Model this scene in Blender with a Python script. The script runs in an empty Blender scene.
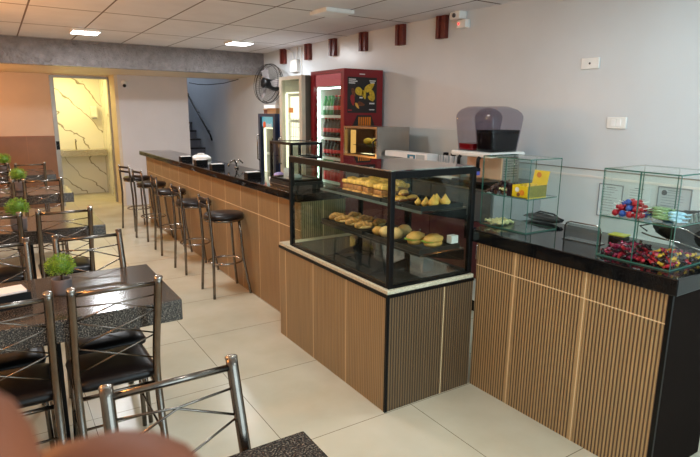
import bpy, bmesh, math, random
from mathutils import Vector, Matrix, noise
R = math.radians
PI = math.pi
random.seed(7)
SC = bpy.context.scene
COL = SC.collection

# ------------------------------------------------------------------ materials
MATS = {}


def new_mat(name):
    m = bpy.data.materials.new(name)
    m.use_nodes = True
    m.node_tree.nodes.clear()
    return m, m.node_tree.nodes, m.node_tree.links


def N(nodes, t, **kw):
    n = nodes.new(t)
    for k, v in kw.items():
        if k.startswith('i_'):
            key = k[2:]
            key = int(key) if key.isdigit() else key.replace('_', ' ')
            n.inputs[key].default_value = v
        else:
            setattr(n, k, v)
    return n


def lin(c):
    return tuple(((x / 255) / 12.92 if x / 255 <= .04045 else ((x / 255 + .055) / 1.055) ** 2.4) for x in c[:3]) + (1.0,)


def plain(name, rgb, rough=.5, metal=0.0, spec=.5, vary=.06, scale=8., bump=0., coat=0., emit=None, estr=0., trans=0., bscale=None):
    if name in MATS:
        return MATS[name]
    m, n, l = new_mat(name)
    out = N(n, 'ShaderNodeOutputMaterial')
    p = N(n, 'ShaderNodeBsdfPrincipled')
    l.new(p.outputs[0], out.inputs[0])
    tc = N(n, 'ShaderNodeTexCoord')
    nz = N(n, 'ShaderNodeTexNoise')
    nz.inputs['Scale'].default_value = scale
    nz.inputs['Detail'].default_value = 4
    l.new(tc.outputs['Object'], nz.inputs['Vector'])
    cr = N(n, 'ShaderNodeValToRGB')
    c = lin(rgb)
    cr.color_ramp.elements[0].position = .3
    cr.color_ramp.elements[1].position = .7
    cr.color_ramp.elements[0].color = tuple(max(0, x * (1 - vary)) for x in c[:3]) + (1,)
    cr.color_ramp.elements[1].color = tuple(min(1, x * (1 + vary)) for x in c[:3]) + (1,)
    l.new(nz.outputs['Fac'], cr.inputs[0])
    l.new(cr.outputs[0], p.inputs['Base Color'])
    p.inputs['Roughness'].default_value = rough
    p.inputs['Metallic'].default_value = metal
    p.inputs['Specular IOR Level'].default_value = spec
    p.inputs['Coat Weight'].default_value = coat
    p.inputs['Coat Roughness'].default_value = .08
    p.inputs['Transmission Weight'].default_value = trans
    if emit:
        p.inputs['Emission Color'].default_value = lin(emit)
        p.inputs['Emission Strength'].default_value = estr
    if bump:
        nb = N(n, 'ShaderNodeTexNoise')
        nb.inputs['Scale'].default_value = bscale or scale * 6
        nb.inputs['Detail'].default_value = 5
        l.new(tc.outputs['Object'], nb.inputs['Vector'])
        b = N(n, 'ShaderNodeBump')
        b.inputs['Strength'].default_value = bump
        b.inputs['Distance'].default_value = .01
        l.new(nb.outputs['Fac'], b.inputs['Height'])
        l.new(b.outputs[0], p.inputs['Normal'])
    MATS[name] = m
    return m


def emission(name, rgb, s):
    m, n, l = new_mat(name)
    out = N(n, 'ShaderNodeOutputMaterial')
    e = N(n, 'ShaderNodeEmission')
    e.inputs[0].default_value = lin(rgb)
    e.inputs[1].default_value = s
    l.new(e.outputs[0], out.inputs[0])
    MATS[name] = m
    return m


def glass(name, tint=(235, 245, 240), refl=.05, power=4.5, rough=.0):
    m, n, l = new_mat(name)
    out = N(n, 'ShaderNodeOutputMaterial')
    tr = N(n, 'ShaderNodeBsdfTransparent')
    tr.inputs[0].default_value = lin(tint)
    gl = N(n, 'ShaderNodeBsdfGlossy')
    gl.inputs['Roughness'].default_value = rough
    gl.inputs[0].default_value = (.95, .97, .96, 1)
    lw = N(n, 'ShaderNodeLayerWeight')
    lw.inputs[0].default_value = .5
    pw = N(n, 'ShaderNodeMath', operation='POWER')
    pw.inputs[1].default_value = power
    l.new(lw.outputs['Facing'], pw.inputs[0])
    mu = N(n, 'ShaderNodeMath', operation='MULTIPLY_ADD', use_clamp=True)
    mu.inputs[1].default_value = 1 - refl
    mu.inputs[2].default_value = refl
    l.new(pw.outputs[0], mu.inputs[0])
    gm = N(n, 'ShaderNodeNewGeometry')
    fr_ = N(n, 'ShaderNodeMath', operation='SUBTRACT')
    fr_.inputs[0].default_value = 1
    l.new(gm.outputs['Backfacing'], fr_.inputs[1])
    ml = N(n, 'ShaderNodeMath', operation='MULTIPLY')
    l.new(mu.outputs[0], ml.inputs[0])
    l.new(fr_.outputs[0], ml.inputs[1])
    mx = N(n, 'ShaderNodeMixShader')
    l.new(ml.outputs[0], mx.inputs[0])
    l.new(tr.outputs[0], mx.inputs[1])
    l.new(gl.outputs[0], mx.inputs[2])
    l.new(mx.outputs[0], out.inputs[0])
    MATS[name] = m
    return m


def mth(n, l, op, a, b=None, c=None, clamp=False):
    q = N(n, 'ShaderNodeMath', operation=op, use_clamp=clamp)
    for i, v in enumerate((a, b, c)):
        if v is None:
            continue
        if isinstance(v, (int, float)):
            q.inputs[i].default_value = v
        else:
            l.new(v, q.inputs[i])
    return q.outputs[0]


def line_mask(n, l, coord, pitch, offset, width):
    """1 on a line of that width repeated every pitch"""
    a = mth(n, l, 'SUBTRACT', coord, offset - width / 2)
    a = mth(n, l, 'DIVIDE', a, pitch)
    a = mth(n, l, 'FRACT', a)
    return mth(n, l, 'LESS_THAN', a, width / pitch)


def mixc(n, l, fac, a, b):
    mx = N(n, 'ShaderNodeMix', data_type='RGBA')
    for s, v in ((6, a), (7, b)):
        if isinstance(v, tuple):
            mx.inputs[s].default_value = v
        else:
            l.new(v, mx.inputs[s])
    if isinstance(fac, (int, float)):
        mx.inputs[0].default_value = fac
    else:
        l.new(fac, mx.inputs[0])
    return mx.outputs[2]


def ramp(n, l, src, stops):
    cr = N(n, 'ShaderNodeValToRGB')
    e = cr.color_ramp.elements
    while len(e) < len(stops):
        e.new(.5)
    for k, (p, c) in enumerate(stops):
        e[k].position = p
        e[k].color = c
    l.new(src, cr.inputs[0])
    return cr.outputs[0]


def base(name):
    m, n, l = new_mat(name)
    out = N(n, 'ShaderNodeOutputMaterial')
    p = N(n, 'ShaderNodeBsdfPrincipled')
    l.new(p.outputs[0], out.inputs[0])
    g = N(n, 'ShaderNodeNewGeometry')
    sp = N(n, 'ShaderNodeSeparateXYZ')
    l.new(g.outputs['Position'], sp.inputs[0])
    MATS[name] = m
    return m, n, l, p, g, sp


def floor_mat():
    m, n, l, p, g, sp = base('floor_tiles')
    a = line_mask(n, l, sp.outputs[0], .766, 1.043, .0035)
    b = line_mask(n, l, sp.outputs[1], .770, 2.155, .0035)
    ln = mth(n, l, 'MAXIMUM', a, b)
    nz = N(n, 'ShaderNodeTexNoise')
    nz.inputs['Scale'].default_value = 2.2
    nz.inputs['Detail'].default_value = 6
    l.new(g.outputs['Position'], nz.inputs['Vector'])
    c = ramp(n, l, nz.outputs['Fac'], [(.3, lin((188, 180, 156))), (.55, lin((200, 193, 170))), (.75, lin((207, 200, 180)))])
    c = mixc(n, l, ln, c, lin((96, 84, 66)))
    l.new(c, p.inputs['Base Color'])
    r = mth(n, l, 'MULTIPLY_ADD', nz.outputs['Fac'], .04, .24)
    l.new(r, p.inputs['Roughness'])
    b = N(n, 'ShaderNodeBump')
    b.invert = True
    b.inputs['Strength'].default_value = .4
    b.inputs['Distance'].default_value = .002
    l.new(ln, b.inputs['Height'])
    l.new(b.outputs[0], p.inputs['Normal'])


def ceiling_mat():
    m, n, l, p, g, sp = base('ceiling_tiles')
    a = line_mask(n, l, sp.outputs[0], .619, .362, .016)
    b = line_mask(n, l, sp.outputs[1], 1.222, 4.68, .026)
    ln = mth(n, l, 'MAXIMUM', a, b)
    ln2 = ln
    nz = N(n, 'ShaderNodeTexNoise')
    nz.inputs['Scale'].default_value = 3
    nz.inputs['Detail'].default_value = 6
    l.new(g.outputs['Position'], nz.inputs['Vector'])
    c = ramp(n, l, nz.outputs['Fac'], [(.3, lin((224, 221, 222))), (.7, lin((234, 231, 232)))])
    c = mixc(n, l, ln, c, lin((104, 84, 74)))
    l.new(c, p.inputs['Base Color'])
    p.inputs['Roughness'].default_value = .6
    b = N(n, 'ShaderNodeBump')
    b.inputs['Strength'].default_value = .5
    b.inputs['Distance'].default_value = .004
    l.new(ln2, b.inputs['Height'])
    l.new(b.outputs[0], p.inputs['Normal'])


def slat_mat(name, axis, seam0, seam=.405, zseam=.75, light=(168, 138, 96), dark=(78, 56, 35), pitch=.0175, depth=1.0, duty=.42):
    """fluted wood-look porcelain: fine vertical grooves, wider flat seams"""
    m, n, l, p, g, sp = base(name)
    u = sp.outputs[axis]
    a = mth(n, l, 'DIVIDE', u, pitch)
    a = mth(n, l, 'FRACT', a)
    a = mth(n, l, 'SUBTRACT', a, .5)
    a = mth(n, l, 'ABSOLUTE', a)
    groove = N(n, 'ShaderNodeMapRange')
    groove.inputs[1].default_value = .5 - duty / 2 - .07
    groove.inputs[2].default_value = .5 - duty / 2 + .07
    l.new(a, groove.inputs[0])
    gr = groove.outputs[0]
    s1 = line_mask(n, l, u, seam, seam0, .022)
    s1n = mth(n, l, 'SUBTRACT', 1, s1)
    gr = mth(n, l, 'MULTIPLY', gr, s1n)
    s2 = line_mask(n, l, u, seam, seam0, .005)
    z = sp.outputs[2]
    zz = mth(n, l, 'SUBTRACT', z, zseam)
    zz = mth(n, l, 'ABSOLUTE', zz)
    zl = mth(n, l, 'LESS_THAN', zz, .0028)
    sm = mth(n, l, 'MAXIMUM', s2, zl)
    sc = N(n, 'ShaderNodeVectorMath', operation='MULTIPLY')
    sc.inputs[1].default_value = (60, 60, 3)
    l.new(g.outputs['Position'], sc.inputs[0])
    nz = N(n, 'ShaderNodeTexNoise')
    nz.inputs['Scale'].default_value = 1
    nz.inputs['Detail'].default_value = 5
    l.new(sc.outputs[0], nz.inputs['Vector'])
    li = lin(light)
    dk = lin(dark)
    c1 = ramp(n, l, nz.outputs['Fac'], [(.3, tuple(x * .86 for x in li[:3]) + (1,)), (.7, tuple(x * 1.12 for x in li[:3]) + (1,))])
    gd = mth(n, l, 'MULTIPLY', gr, depth)
    c = mixc(n, l, gd, c1, dk)
    c = mixc(n, l, sm, c, lin((226, 198, 156)))
    l.new(c, p.inputs['Base Color'])
    p.inputs['Roughness'].default_value = .42
    b = N(n, 'ShaderNodeBump')
    b.invert = True
    b.inputs['Strength'].default_value = .55 * depth
    b.inputs['Distance'].default_value = .004
    l.new(gr, b.inputs['Height'])
    l.new(b.outputs[0], p.inputs['Normal'])
    return m


def speckle(name, basec, light, dark, scale=220, rough=.12, a=.42, b=.6):
    m, n, l, p, g, sp = base(name)
    v = N(n, 'ShaderNodeTexNoise')
    v.inputs['Scale'].default_value = scale
    v.inputs['Detail'].default_value = 2
    l.new(g.outputs['Position'], v.inputs['Vector'])
    c = ramp(n, l, v.outputs['Fac'], [(a, lin(dark)), ((a + b) / 2, lin(basec)), (b, lin(light))])
    l.new(c, p.inputs['Base Color'])
    p.inputs['Roughness'].default_value = rough
    return m


def marble():
    m, n, l, p, g, sp = base('veined_marble')
    d = N(n, 'ShaderNodeTexNoise')
    d.inputs['Scale'].default_value = 1.6
    d.inputs['Detail'].default_value = 7
    l.new(g.outputs['Position'], d.inputs['Vector'])
    w = N(n, 'ShaderNodeTexWave')
    w.wave_type = 'BANDS'
    w.bands_direction = 'DIAGONAL'
    w.inputs['Scale'].default_value = 1.1
    w.inputs['Distortion'].default_value = 9
    w.inputs['Detail'].default_value = 4
    w.inputs['Detail Scale'].default_value = 1.1
    l.new(g.outputs['Position'], w.inputs['Vector'])
    c = ramp(n, l, w.outputs['Fac'], [(0, lin((140, 130, 108))), (.006, lin((200, 194, 176))), (.014, lin((232, 228, 216)))])
    l.new(c, p.inputs['Base Color'])
    p.inputs['Roughness'].default_value = .2


def plaster(name, rgb, rough=.55, bump=.05, vary=.03, scale=2.5, bscale=60, bdist=.01):
    m, n, l, p, g, sp = base(name)
    nz = N(n, 'ShaderNodeTexNoise')
    nz.inputs['Scale'].default_value = scale
    nz.inputs['Detail'].default_value = 5
    l.new(g.outputs['Position'], nz.inputs['Vector'])
    c = lin(rgb)
    cc = ramp(n, l, nz.outputs['Fac'], [(.3, tuple(x * (1 - vary) for x in c[:3]) + (1,)), (.7, tuple(min(1, x * (1 + vary)) for x in c[:3]) + (1,))])
    l.new(cc, p.inputs['Base Color'])
    p.inputs['Roughness'].default_value = rough
    nb = N(n, 'ShaderNodeTexNoise')
    nb.inputs['Scale'].default_value = bscale
    nb.inputs['Detail'].default_value = 6
    nb.inputs['Distortion'].default_value = .6
    l.new(g.outputs['Position'], nb.inputs['Vector'])
    b = N(n, 'ShaderNodeBump')
    b.inputs['Strength'].default_value = bump
    b.inputs['Distance'].default_value = bdist
    l.new(nb.outputs['Fac'], b.inputs['Height'])
    l.new(b.outputs[0], p.inputs['Normal'])
    return m


floor_mat()
ceiling_mat()
marble()
slat_mat('slats_counter', 1, 1.462, .42)  # one tile; bar and case tones carry light and distance in the colour
slat_mat('slats_bar', 1, 3.85, .4, light=(148, 118, 80), dark=(114, 86, 54), depth=.5)
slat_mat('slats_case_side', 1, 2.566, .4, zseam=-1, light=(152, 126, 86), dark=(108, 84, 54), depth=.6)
slat_mat('slats_case_front_shaded', 0, 2.03, .4, zseam=-1, light=(108, 84, 56), dark=(46, 33, 22))  # same tile as the case side, darkened to paint in this face's shade
slat_mat('slats_bar_end', 0, 2.4, .4, zseam=-1, light=(140, 128, 96), dark=(84, 76, 56))
speckle('table_granite', (60, 54, 49), (134, 124, 110), (20, 17, 16), 190, .17, .36, .70)
speckle('black_granite', (14, 14, 15), (50, 52, 54), (6, 6, 7), 260, .08, .3, .82)
MATS['black_granite'].node_tree.nodes['Principled BSDF'].inputs['Specular IOR Level'].default_value = .32
speckle('pale_granite', (170, 160, 140), (215, 208, 190), (84, 74, 62), 120, .2)
speckle('cream_stone', (202, 196, 170), (210, 204, 180), (190, 183, 157), 90, .3)
plaster('wall_paint', (204, 211, 215), .32, .03)
plaster('wall_paint_back', (204, 202, 204), .5, .03)
plaster('wall_paint_warm', (206, 186, 166), .5, .04)
plaster('beam_plaster', (128, 124, 124), .3, 1.0, .2, 12, 20, .04)
plaster('lower_tiles', (204, 211, 210), .3, .01)
plaster('soffit_paint', (214, 200, 176), .5, .03)
plaster('stair_wall', (170, 170, 178), .6, .05)
plain('brown_panel', (128, 88, 52), .35, vary=.15, scale=3)
plain('panel_joint', (150, 100, 60), .4)
plain('white_paint', (222, 220, 214), .4)
plain('aluminium', (150, 146, 138), .35, .6)
plain('chrome', (168, 164, 160), .16, 1.0, vary=.04)
plain('worn_steel', (120, 113, 106), .22, 1.0, vary=.12, scale=20)
plain('stainless', (172, 168, 162), .3, 1.0, vary=.05)
plain('black_leather', (18, 15, 15), .36, spec=.3, vary=.2, bump=.05)
plain('black_vinyl_brown', (27, 20, 19), .38, spec=.35, vary=.2)
plain('black_metal', (10, 10, 11), .35, spec=.18, vary=.1)
plain('black_plastic', (13, 12, 13), .4, spec=.2, vary=.1)
plain('dark_tray', (52, 54, 54), .35, .5)
plain('dark_mirror', (120, 122, 124), .06, .9, vary=.05)
plain('shelf_grey', (86, 96, 92), .3)
plain('fan_blade', (132, 126, 126), .5)
plain('dark_end', (22, 15, 12), .8, spec=.05)
plain('white_plastic', (232, 232, 228), .3)
plain('paper_white', (240, 238, 236), .7)
plain('fridge_red', (128, 14, 26), .3, vary=.05)
plain('fridge_red_dark', (84, 10, 20), .35, vary=.05)
plain('fridge_beige', (204, 198, 182), .4, .1)
plain('fridge_beige_dark', (96, 88, 78), .4, .2)
plain('fridge_blue', (24, 62, 122), .35)
plain('fridge_navy', (22, 34, 62), .35)
plain('pot_grey', (112, 104, 104), .6, bump=.1)
plain('leaf', (142, 178, 52), .5, vary=.35, scale=60)
plain('leaf_dark', (92, 132, 34), .5, vary=.4, scale=60)
plain('soil', (40, 30, 22), .9)
plain('wine_wood', (96, 34, 26), .4, vary=.25, scale=30)
plain('cabinet_maroon', (84, 36, 40), .4, vary=.1)
plain('drawer_grey', (74, 76, 76), .4)
plain('cabinet_grey', (150, 152, 154), .4)
plain('bread', (212, 164, 84), .6, vary=.25, scale=22, bump=.2)
plain('bread_pale', (222, 188, 124), .65, vary=.2, scale=26, bump=.2)
plain('crust', (212, 162, 72), .55, vary=.32, scale=26, bump=.3)
plain('pie_side', (150, 98, 46), .6, vary=.5, scale=70, bump=.3)
plain('pie_top', (210, 164, 76), .55, vary=.4, scale=34, bump=.5)
plain('croissant', (184, 136, 70), .55, vary=.5, scale=44, bump=.3)
plain('coxinha', (230, 184, 88), .65, vary=.18, scale=40, bump=.3)
plain('filling', (112, 62, 34), .6, vary=.4, scale=60)
plain('lettuce', (128, 160, 48), .6, vary=.3, scale=40)
plain('skin', (128, 68, 40), .55, vary=.1, scale=40, bump=.06)
plain('glass_edge', (58, 104, 92), .25, spec=.6)
plain('red_wrap', (176, 26, 44), .28, vary=.3, scale=120)
plain('blue_wrap', (52, 84, 168), .28, vary=.4, scale=120)
plain('pink_wrap', (142, 26, 68), .25, vary=.4, scale=110)
plain('dark_wrap', (48, 26, 34), .25, vary=.5, scale=110)
plain('yellow_wrap', (206, 160, 34), .28, vary=.3, scale=110)
plain('brown_wrap', (84, 44, 36), .28, vary=.5, scale=110)
plain('cream_wrap', (232, 222, 166), .35, vary=.15, scale=110)
plain('green_wrap', (132, 158, 110), .3, vary=.6, scale=90)
plain('sky_wrap', (164, 206, 232), .28, vary=.35, scale=70)
plain('teal_wrap', (40, 120, 150), .3, vary=.3, scale=70)
plain('silver_wrap', (112, 118, 112), .3, .4, vary=.5, scale=90)
plain('yellow_card', (232, 196, 20), .4, vary=.1)
plain('orange_card', (224, 130, 28), .4, vary=.1)
plain('olive_card', (134, 122, 44), .5, vary=.2, scale=60)
plain('label_yellow', (176, 172, 52), .5)
plain('red_juice', (150, 16, 26), .15)
plain('dark_juice', (12, 8, 14), .5, spec=.1)
plain('bowl_clear', (150, 150, 156), .15)
plain('cola', (26, 12, 10), .12)
plain('bottle_green', (40, 130, 80), .15)
plain('bottle_label', (206, 26, 40), .4)
plain('peach_plastic', (214, 168, 136), .4)
plain('blue_tap', (84, 88, 176), .35)
plain('tan_box', (176, 138, 92), .6)
plain('poster_dark', (26, 22, 24), .35)
plain('chip_yellow', (206, 172, 44), .4, vary=.3, scale=40)
plain('poster_red', (150, 34, 40), .4)
plain('text_grey', (128, 132, 134), .6)
plain('text_dark', (70, 72, 76), .6)
plain('text_white', (220, 220, 220), .5)
plain('paper_cool', (206, 214, 214), .6, vary=.02)
plain('paper_shade', (176, 184, 186), .6, vary=.02)
plain('lilac', (168, 150, 206), .6)
plain('orange_sticker', (226, 152, 76), .5)
plain('tread_dark', (36, 30, 32), .5)
plain('riser', (130, 128, 136), .6)
plain('logo_orange', (232, 98, 52), .4)
glass('clear_glass', (250, 253, 251), .025, 5)
glass('case_glass', (244, 248, 245), .035, 5)
glass('case_top_glass', (214, 220, 218), .30, 2.0)
glass('door_glass', (238, 244, 242), .03, 5)
glass('acrylic', (214, 220, 220), .1, 3)
glass('bowl_glass', (216, 214, 222), .03, 4)
emission('led', (238, 250, 255), 8)
emission('led_far', (250, 252, 255), 22)
emission('fridge_light', (226, 250, 240), 9)
emission('fridge_light_warm', (255, 244, 212), 2.2)
emission('fridge_header', (224, 112, 116), .7)
emission('header_blue', (110, 190, 214), .9)
emission('warmer_lamp', (255, 190, 104), 1.0)
emission('red_led', (255, 40, 40), 6)
emission('bath_lamp', (255, 226, 150), 14)
emission('warm_lamp', (255, 150, 60), 12)


# ------------------------------------------------------------------ geometry
class MB:
    def __init__(s):
        s.b = bmesh.new()
        s.mi = 0

    def _new(s, verts, M=None):
        if M is not None:
            bmesh.ops.transform(s.b, matrix=M, verts=verts)
        fs = set()
        for v in verts:
            fs.update(v.link_faces)
        for f in fs:
            f.material_index = s.mi
        return s

    def box(s, x0, y0, z0, x1, y1, z1, M=None, bev=0):
        r = bmesh.ops.create_cube(s.b, size=1)
        vs = r['verts']
        bmesh.ops.scale(s.b, vec=(x1 - x0, y1 - y0, z1 - z0), verts=vs)
        bmesh.ops.translate(s.b, vec=((x0 + x1) / 2, (y0 + y1) / 2, (z0 + z1) / 2), verts=vs)
        if bev:
            es = set()
            for v in vs:
                es.update(v.link_edges)
            q = bmesh.ops.bevel(s.b, geom=list(es), offset=bev, segments=2, affect='EDGES', profile=.5)
            vs = list({v for f in q['faces'] for v in f.verts} | {v for v in vs if v.is_valid})
        return s._new(vs, M)

    def tube(s, pts, r, seg=10, cap=True, closed=False):
        pts = [Vector(p) for p in pts]
        n = len(pts)
        rr = r if isinstance(r, (list, tuple)) else [r] * n
        rings = []
        up = None
        for i, p in enumerate(pts):
            if closed:
                t = pts[(i + 1) % n] - pts[i - 1]
            else:
                t = pts[min(i + 1, n - 1)] - pts[max(i - 1, 0)]
            t.normalize()
            if up is None:
                up = t.orthogonal().normalized()
            up = (up - t * up.dot(t))
            if up.length < 1e-5:
                up = t.orthogonal()
            up.normalize()
            w = t.cross(up)
            rings.append([s.b.verts.new(p + (up * math.cos(a) + w * math.sin(a)) * rr[i]) for a in (2 * PI * k / seg for k in range(seg))])
        m = n if closed else n - 1
        fs = []
        for i in range(m):
            A, B = rings[i], rings[(i + 1) % n]
            for k in range(seg):
                fs.append(s.b.faces.new((A[k], A[(k + 1) % seg], B[(k + 1) % seg], B[k])))
        if cap and not closed:
            fs.append(s.b.faces.new(rings[0][::-1]))
            fs.append(s.b.faces.new(rings[-1]))
        for f in fs:
            f.material_index = s.mi
            f.smooth = len(f.verts) == 4
        return s

    def lathe(s, prof, seg=20, M=None, cx=0, cy=0):
        rings = []
        for (r, z) in prof:
            rings.append([s.b.verts.new((cx + max(r, 1e-5) * math.cos(2 * PI * k / seg), cy + max(r, 1e-5) * math.sin(2 * PI * k / seg), z)) for k in range(seg)])
        vs = [v for q in rings for v in q]
        for i in range(len(rings) - 1):
            A, B = rings[i], rings[i + 1]
            for k in range(seg):
                f = s.b.faces.new((A[k], A[(k + 1) % seg], B[(k + 1) % seg], B[k]))
                f.smooth = True
        if prof[0][0] > 1e-4:
            s.b.faces.new(rings[0][::-1])
        if prof[-1][0] > 1e-4:
            s.b.faces.new(rings[-1])
        return s._new(vs, M)

    def blob(s, rx, ry, rz, M=None, amp=0, fr=6, seed=0, seg=14, shape=None):
        r = bmesh.ops.create_uvsphere(s.b, u_segments=seg, v_segments=max(6, seg * 2 // 3), radius=1)
        vs = r['verts']
        for v in vs:
            d = v.co.normalized()
            k = 1 + amp * noise.noise(d * fr + Vector((seed * 3.1, seed * 1.7, 0)))
            q = Vector((d.x * rx * k, d.y * ry * k, d.z * rz * k))
            if shape:
                q = shape(q, d)
            v.co = q
        s._new(vs, M)
        for v in vs:
            for f in v.link_faces:
                f.smooth = True
        return s

    def prism(s, poly, z0, z1, M=None):
        """poly in xy, extruded along z"""
        a = [s.b.verts.new((x, y, z0)) for x, y in poly]
        b = [s.b.verts.new((x, y, z1)) for x, y in poly]
        n = len(poly)
        s.b.faces.new(a[::-1])
        s.b.faces.new(b)
        for k in range(n):
            s.b.faces.new((a[k], a[(k + 1) % n], b[(k + 1) % n], b[k]))
        return s._new(a + b, M)

    def build(s, name, mats, parent=None, loc=(0, 0, 0), rot=None):
        bmesh.ops.recalc_face_normals(s.b, faces=s.b.faces)
        me = bpy.data.meshes.new(name)
        s.b.to_mesh(me)
        s.b.free()
        for m in (mats if isinstance(mats, (list, tuple)) else [mats]):
            me.materials.append(MATS[m])
        o = bpy.data.objects.new(name, me)
        COL.objects.link(o)
        o.location = loc
        if rot:
            o.rotation_euler = rot
        if parent:
            o.parent = parent
        return o


def tag(o, label, cat, group=None, kind=None):
    if label:
        o['label'] = label
    if cat:
        o['category'] = cat
    if group:
        o['group'] = group
    if kind:
        o['kind'] = kind
    return o


def thing(name, label, cat, loc=(0, 0, 0), rz=0, group=None):
    o = bpy.data.objects.new(name, None)
    COL.objects.link(o)
    o.location = loc
    o.rotation_euler = (0, 0, rz)
    o.empty_display_size = .1
    return tag(o, label, cat, group)


def dup(o, loc, rz=None, label=None, group=None, parent=None):
    c = o.copy()
    COL.objects.link(c)
    if parent is None:
        c.location = loc
        if rz is not None:
            c.rotation_euler = (0, 0, rz)
    else:
        c.parent = parent
    if label:
        c['label'] = label
    if group:
        c['group'] = group
    for ch in list(o.children):
        dup(ch, None, parent=c)
    return c


def struct(name, mb, mats):
    return tag(mb.build(name, mats), None, None, kind='structure')


def bx(*a, **k):
    return MB().box(*a, **k)


def part(name, mb, mats, parent, label=None):
    o = mb.build(name, mats, parent)
    if label:
        o['label'] = label
    return o


Rx = lambda a: Matrix.Rotation(a, 4, 'X')
Ry = lambda a: Matrix.Rotation(a, 4, 'Y')
Rz = lambda a: Matrix.Rotation(a, 4, 'Z')
T = lambda x, y, z: Matrix.Translation((x, y, z))

# ------------------------------------------------------------------ the room
WX = 3.74       # right wall
CZ = 2.52       # ceiling
BY = 8.39       # beam face
PY = 9.92       # partition
LW = -.80       # left wall
LZ = 2.19       # low ceiling behind the beam
struct('floor', bx(LW - .1, -1.6, -.08, WX + .1, 15, 0), 'floor_tiles')
struct('ceiling', bx(LW - .1, -1.6, CZ, WX + .1, BY, CZ + .08), 'ceiling_tiles')
struct('ceiling_soffit', bx(LW - .1, BY + .14, LZ, WX + .1, PY, LZ + .08), 'soffit_paint')
struct('ceiling_beam', bx(LW - .1, BY, LZ - .004, WX, BY + .14, CZ + .08), 'beam_plaster')
struct('wall_right', bx(WX, -1.6, 0, WX + .12, 15, 4.6), 'wall_paint')
struct('wall_left', bx(LW - .12, -1.6, 0, LW, 12.2, 2.7), 'wall_paint_warm')
struct('trim_1', bx(WX - .012, -1.6, 0, WX, 3.15, 1.2), 'lower_tiles')
struct('trim_2', bx(WX - .016, -1.6, 1.142, WX - .012, 3.15, 1.158), 'white_paint')
struct('trim_3', bx(WX - .016, -1.6, 1.2, WX, 3.15, 1.206), 'aluminium')
# back left wall with brown panelling, door way
DY = 10.42
struct('wall_back_left', bx(LW, DY, 0, .83, DY + .1, LZ + .1), 'wall_paint_warm')
w = MB()
w.box(LW, DY - .012, 0, .83, DY, 1.18)
w.mi = 1
for x in (-.45, .0, .42):
    w.box(x - .003, DY - .0135, 0, x + .003, DY - .012, 1.18)
w.box(LW, DY - .016, 1.18, .83, DY, 1.19)
struct('baseboard_back', w, ['brown_panel', 'panel_joint'])
struct('ceiling_passage', bx(LW, PY, LZ, 1.83, DY + .1, LZ + .08), 'soffit_paint')
struct('wall_lintel', bx(.83, DY, 2.17, 1.80, DY + .1, LZ + .1), 'soffit_paint')
w = MB()
w.box(.83, DY - .012, 0, .895, DY + .11, 2.17)
w.box(1.715, DY - .012, 0, 1.74, DY + .11, 2.17)
w.box(.895, DY - .012, 2.135, 1.715, DY + .11, 2.17)
struct('door_frame', w, 'aluminium')
struct('wall_passage', bx(1.74, PY + .01, 0, 1.83, DY + .11, LZ), 'soffit_paint')
struct('wall_partition', bx(1.79, PY, 0, 2.945, PY + .09, LZ), 'wall_paint_back')
# wash room
struct('wall_washroom_back', bx(.2, 11.86, 0, 2.0, 11.96, 2.5), 'veined_marble')
struct('wall_washroom_right', bx(1.80, DY + .11, 0, 1.88, 11.86, 2.5), 'veined_marble')
struct('wall_washroom_left', bx(.3, DY + .11, 0, .4, 11.86, 2.5), 'veined_marble')
struct('ceiling_washroom', bx(.2, DY + .11, 2.42, 2.0, 11.96, 2.5), 'soffit_paint')
# stair well
struct('wall_stair_left', bx(2.86, PY + .09, 0, 2.945, 15, 4.6), 'stair_wall')
struct('wall_stair_back', bx(2.86, 14.9, 0, WX, 15, 4.6), 'stair_wall')
struct('ceiling_stair', bx(2.86, PY, 4.5, WX, 15, 4.6), 'stair_wall')
struct('wall_stair_head', bx(2.945, PY - .02, LZ, WX, PY + .06, 4.6), 'stair_wall')

st = thing('staircase', 'grey stairs with dark treads climbing behind the back partition', 'stairs', (2.95, 10.42, 0))
for k in range(13):
    part('riser', bx(0, k * .28, 0, .785, k * .28 + .28, .172 * (k + 1) - .03), 'riser', st)
    part('tread', bx(0, k * .28 - .03, .172 * (k + 1) - .03, .785, k * .28 + .28, .172 * (k + 1)), 'tread_dark', st)
hr = thing('handrail', 'thin dark handrail fixed to the wall above the stairs', 'handrail', (WX, 10.9, 1.04))
part('rail', MB().tube([(-.06, 0, 0), (-.06, .07, .09), (-.06, 1.75, 1.08), (-.06, 1.8, 1.14)], .018, 8), 'black_metal', hr)
for t_ in (.12, .5, .9):
    part('bracket', MB().tube([(0, .07 + 1.68 * t_, .05 + .99 * t_), (-.06, .07 + 1.68 * t_, .09 + .99 * t_)], .008, 6), 'black_metal', hr)
cb = MB().tube([(2.96, 9.86, 2.10), (3.1, 9.8, 2.075), (3.25, 9.74, 2.07), (3.5, 9.6, 2.1), (3.72, 9.45, 2.17)], .006, 6)
tag(cb.build('hanging_cable', 'black_plastic'), 'thin dark cable sagging across the top of the stair opening', 'cable')

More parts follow.
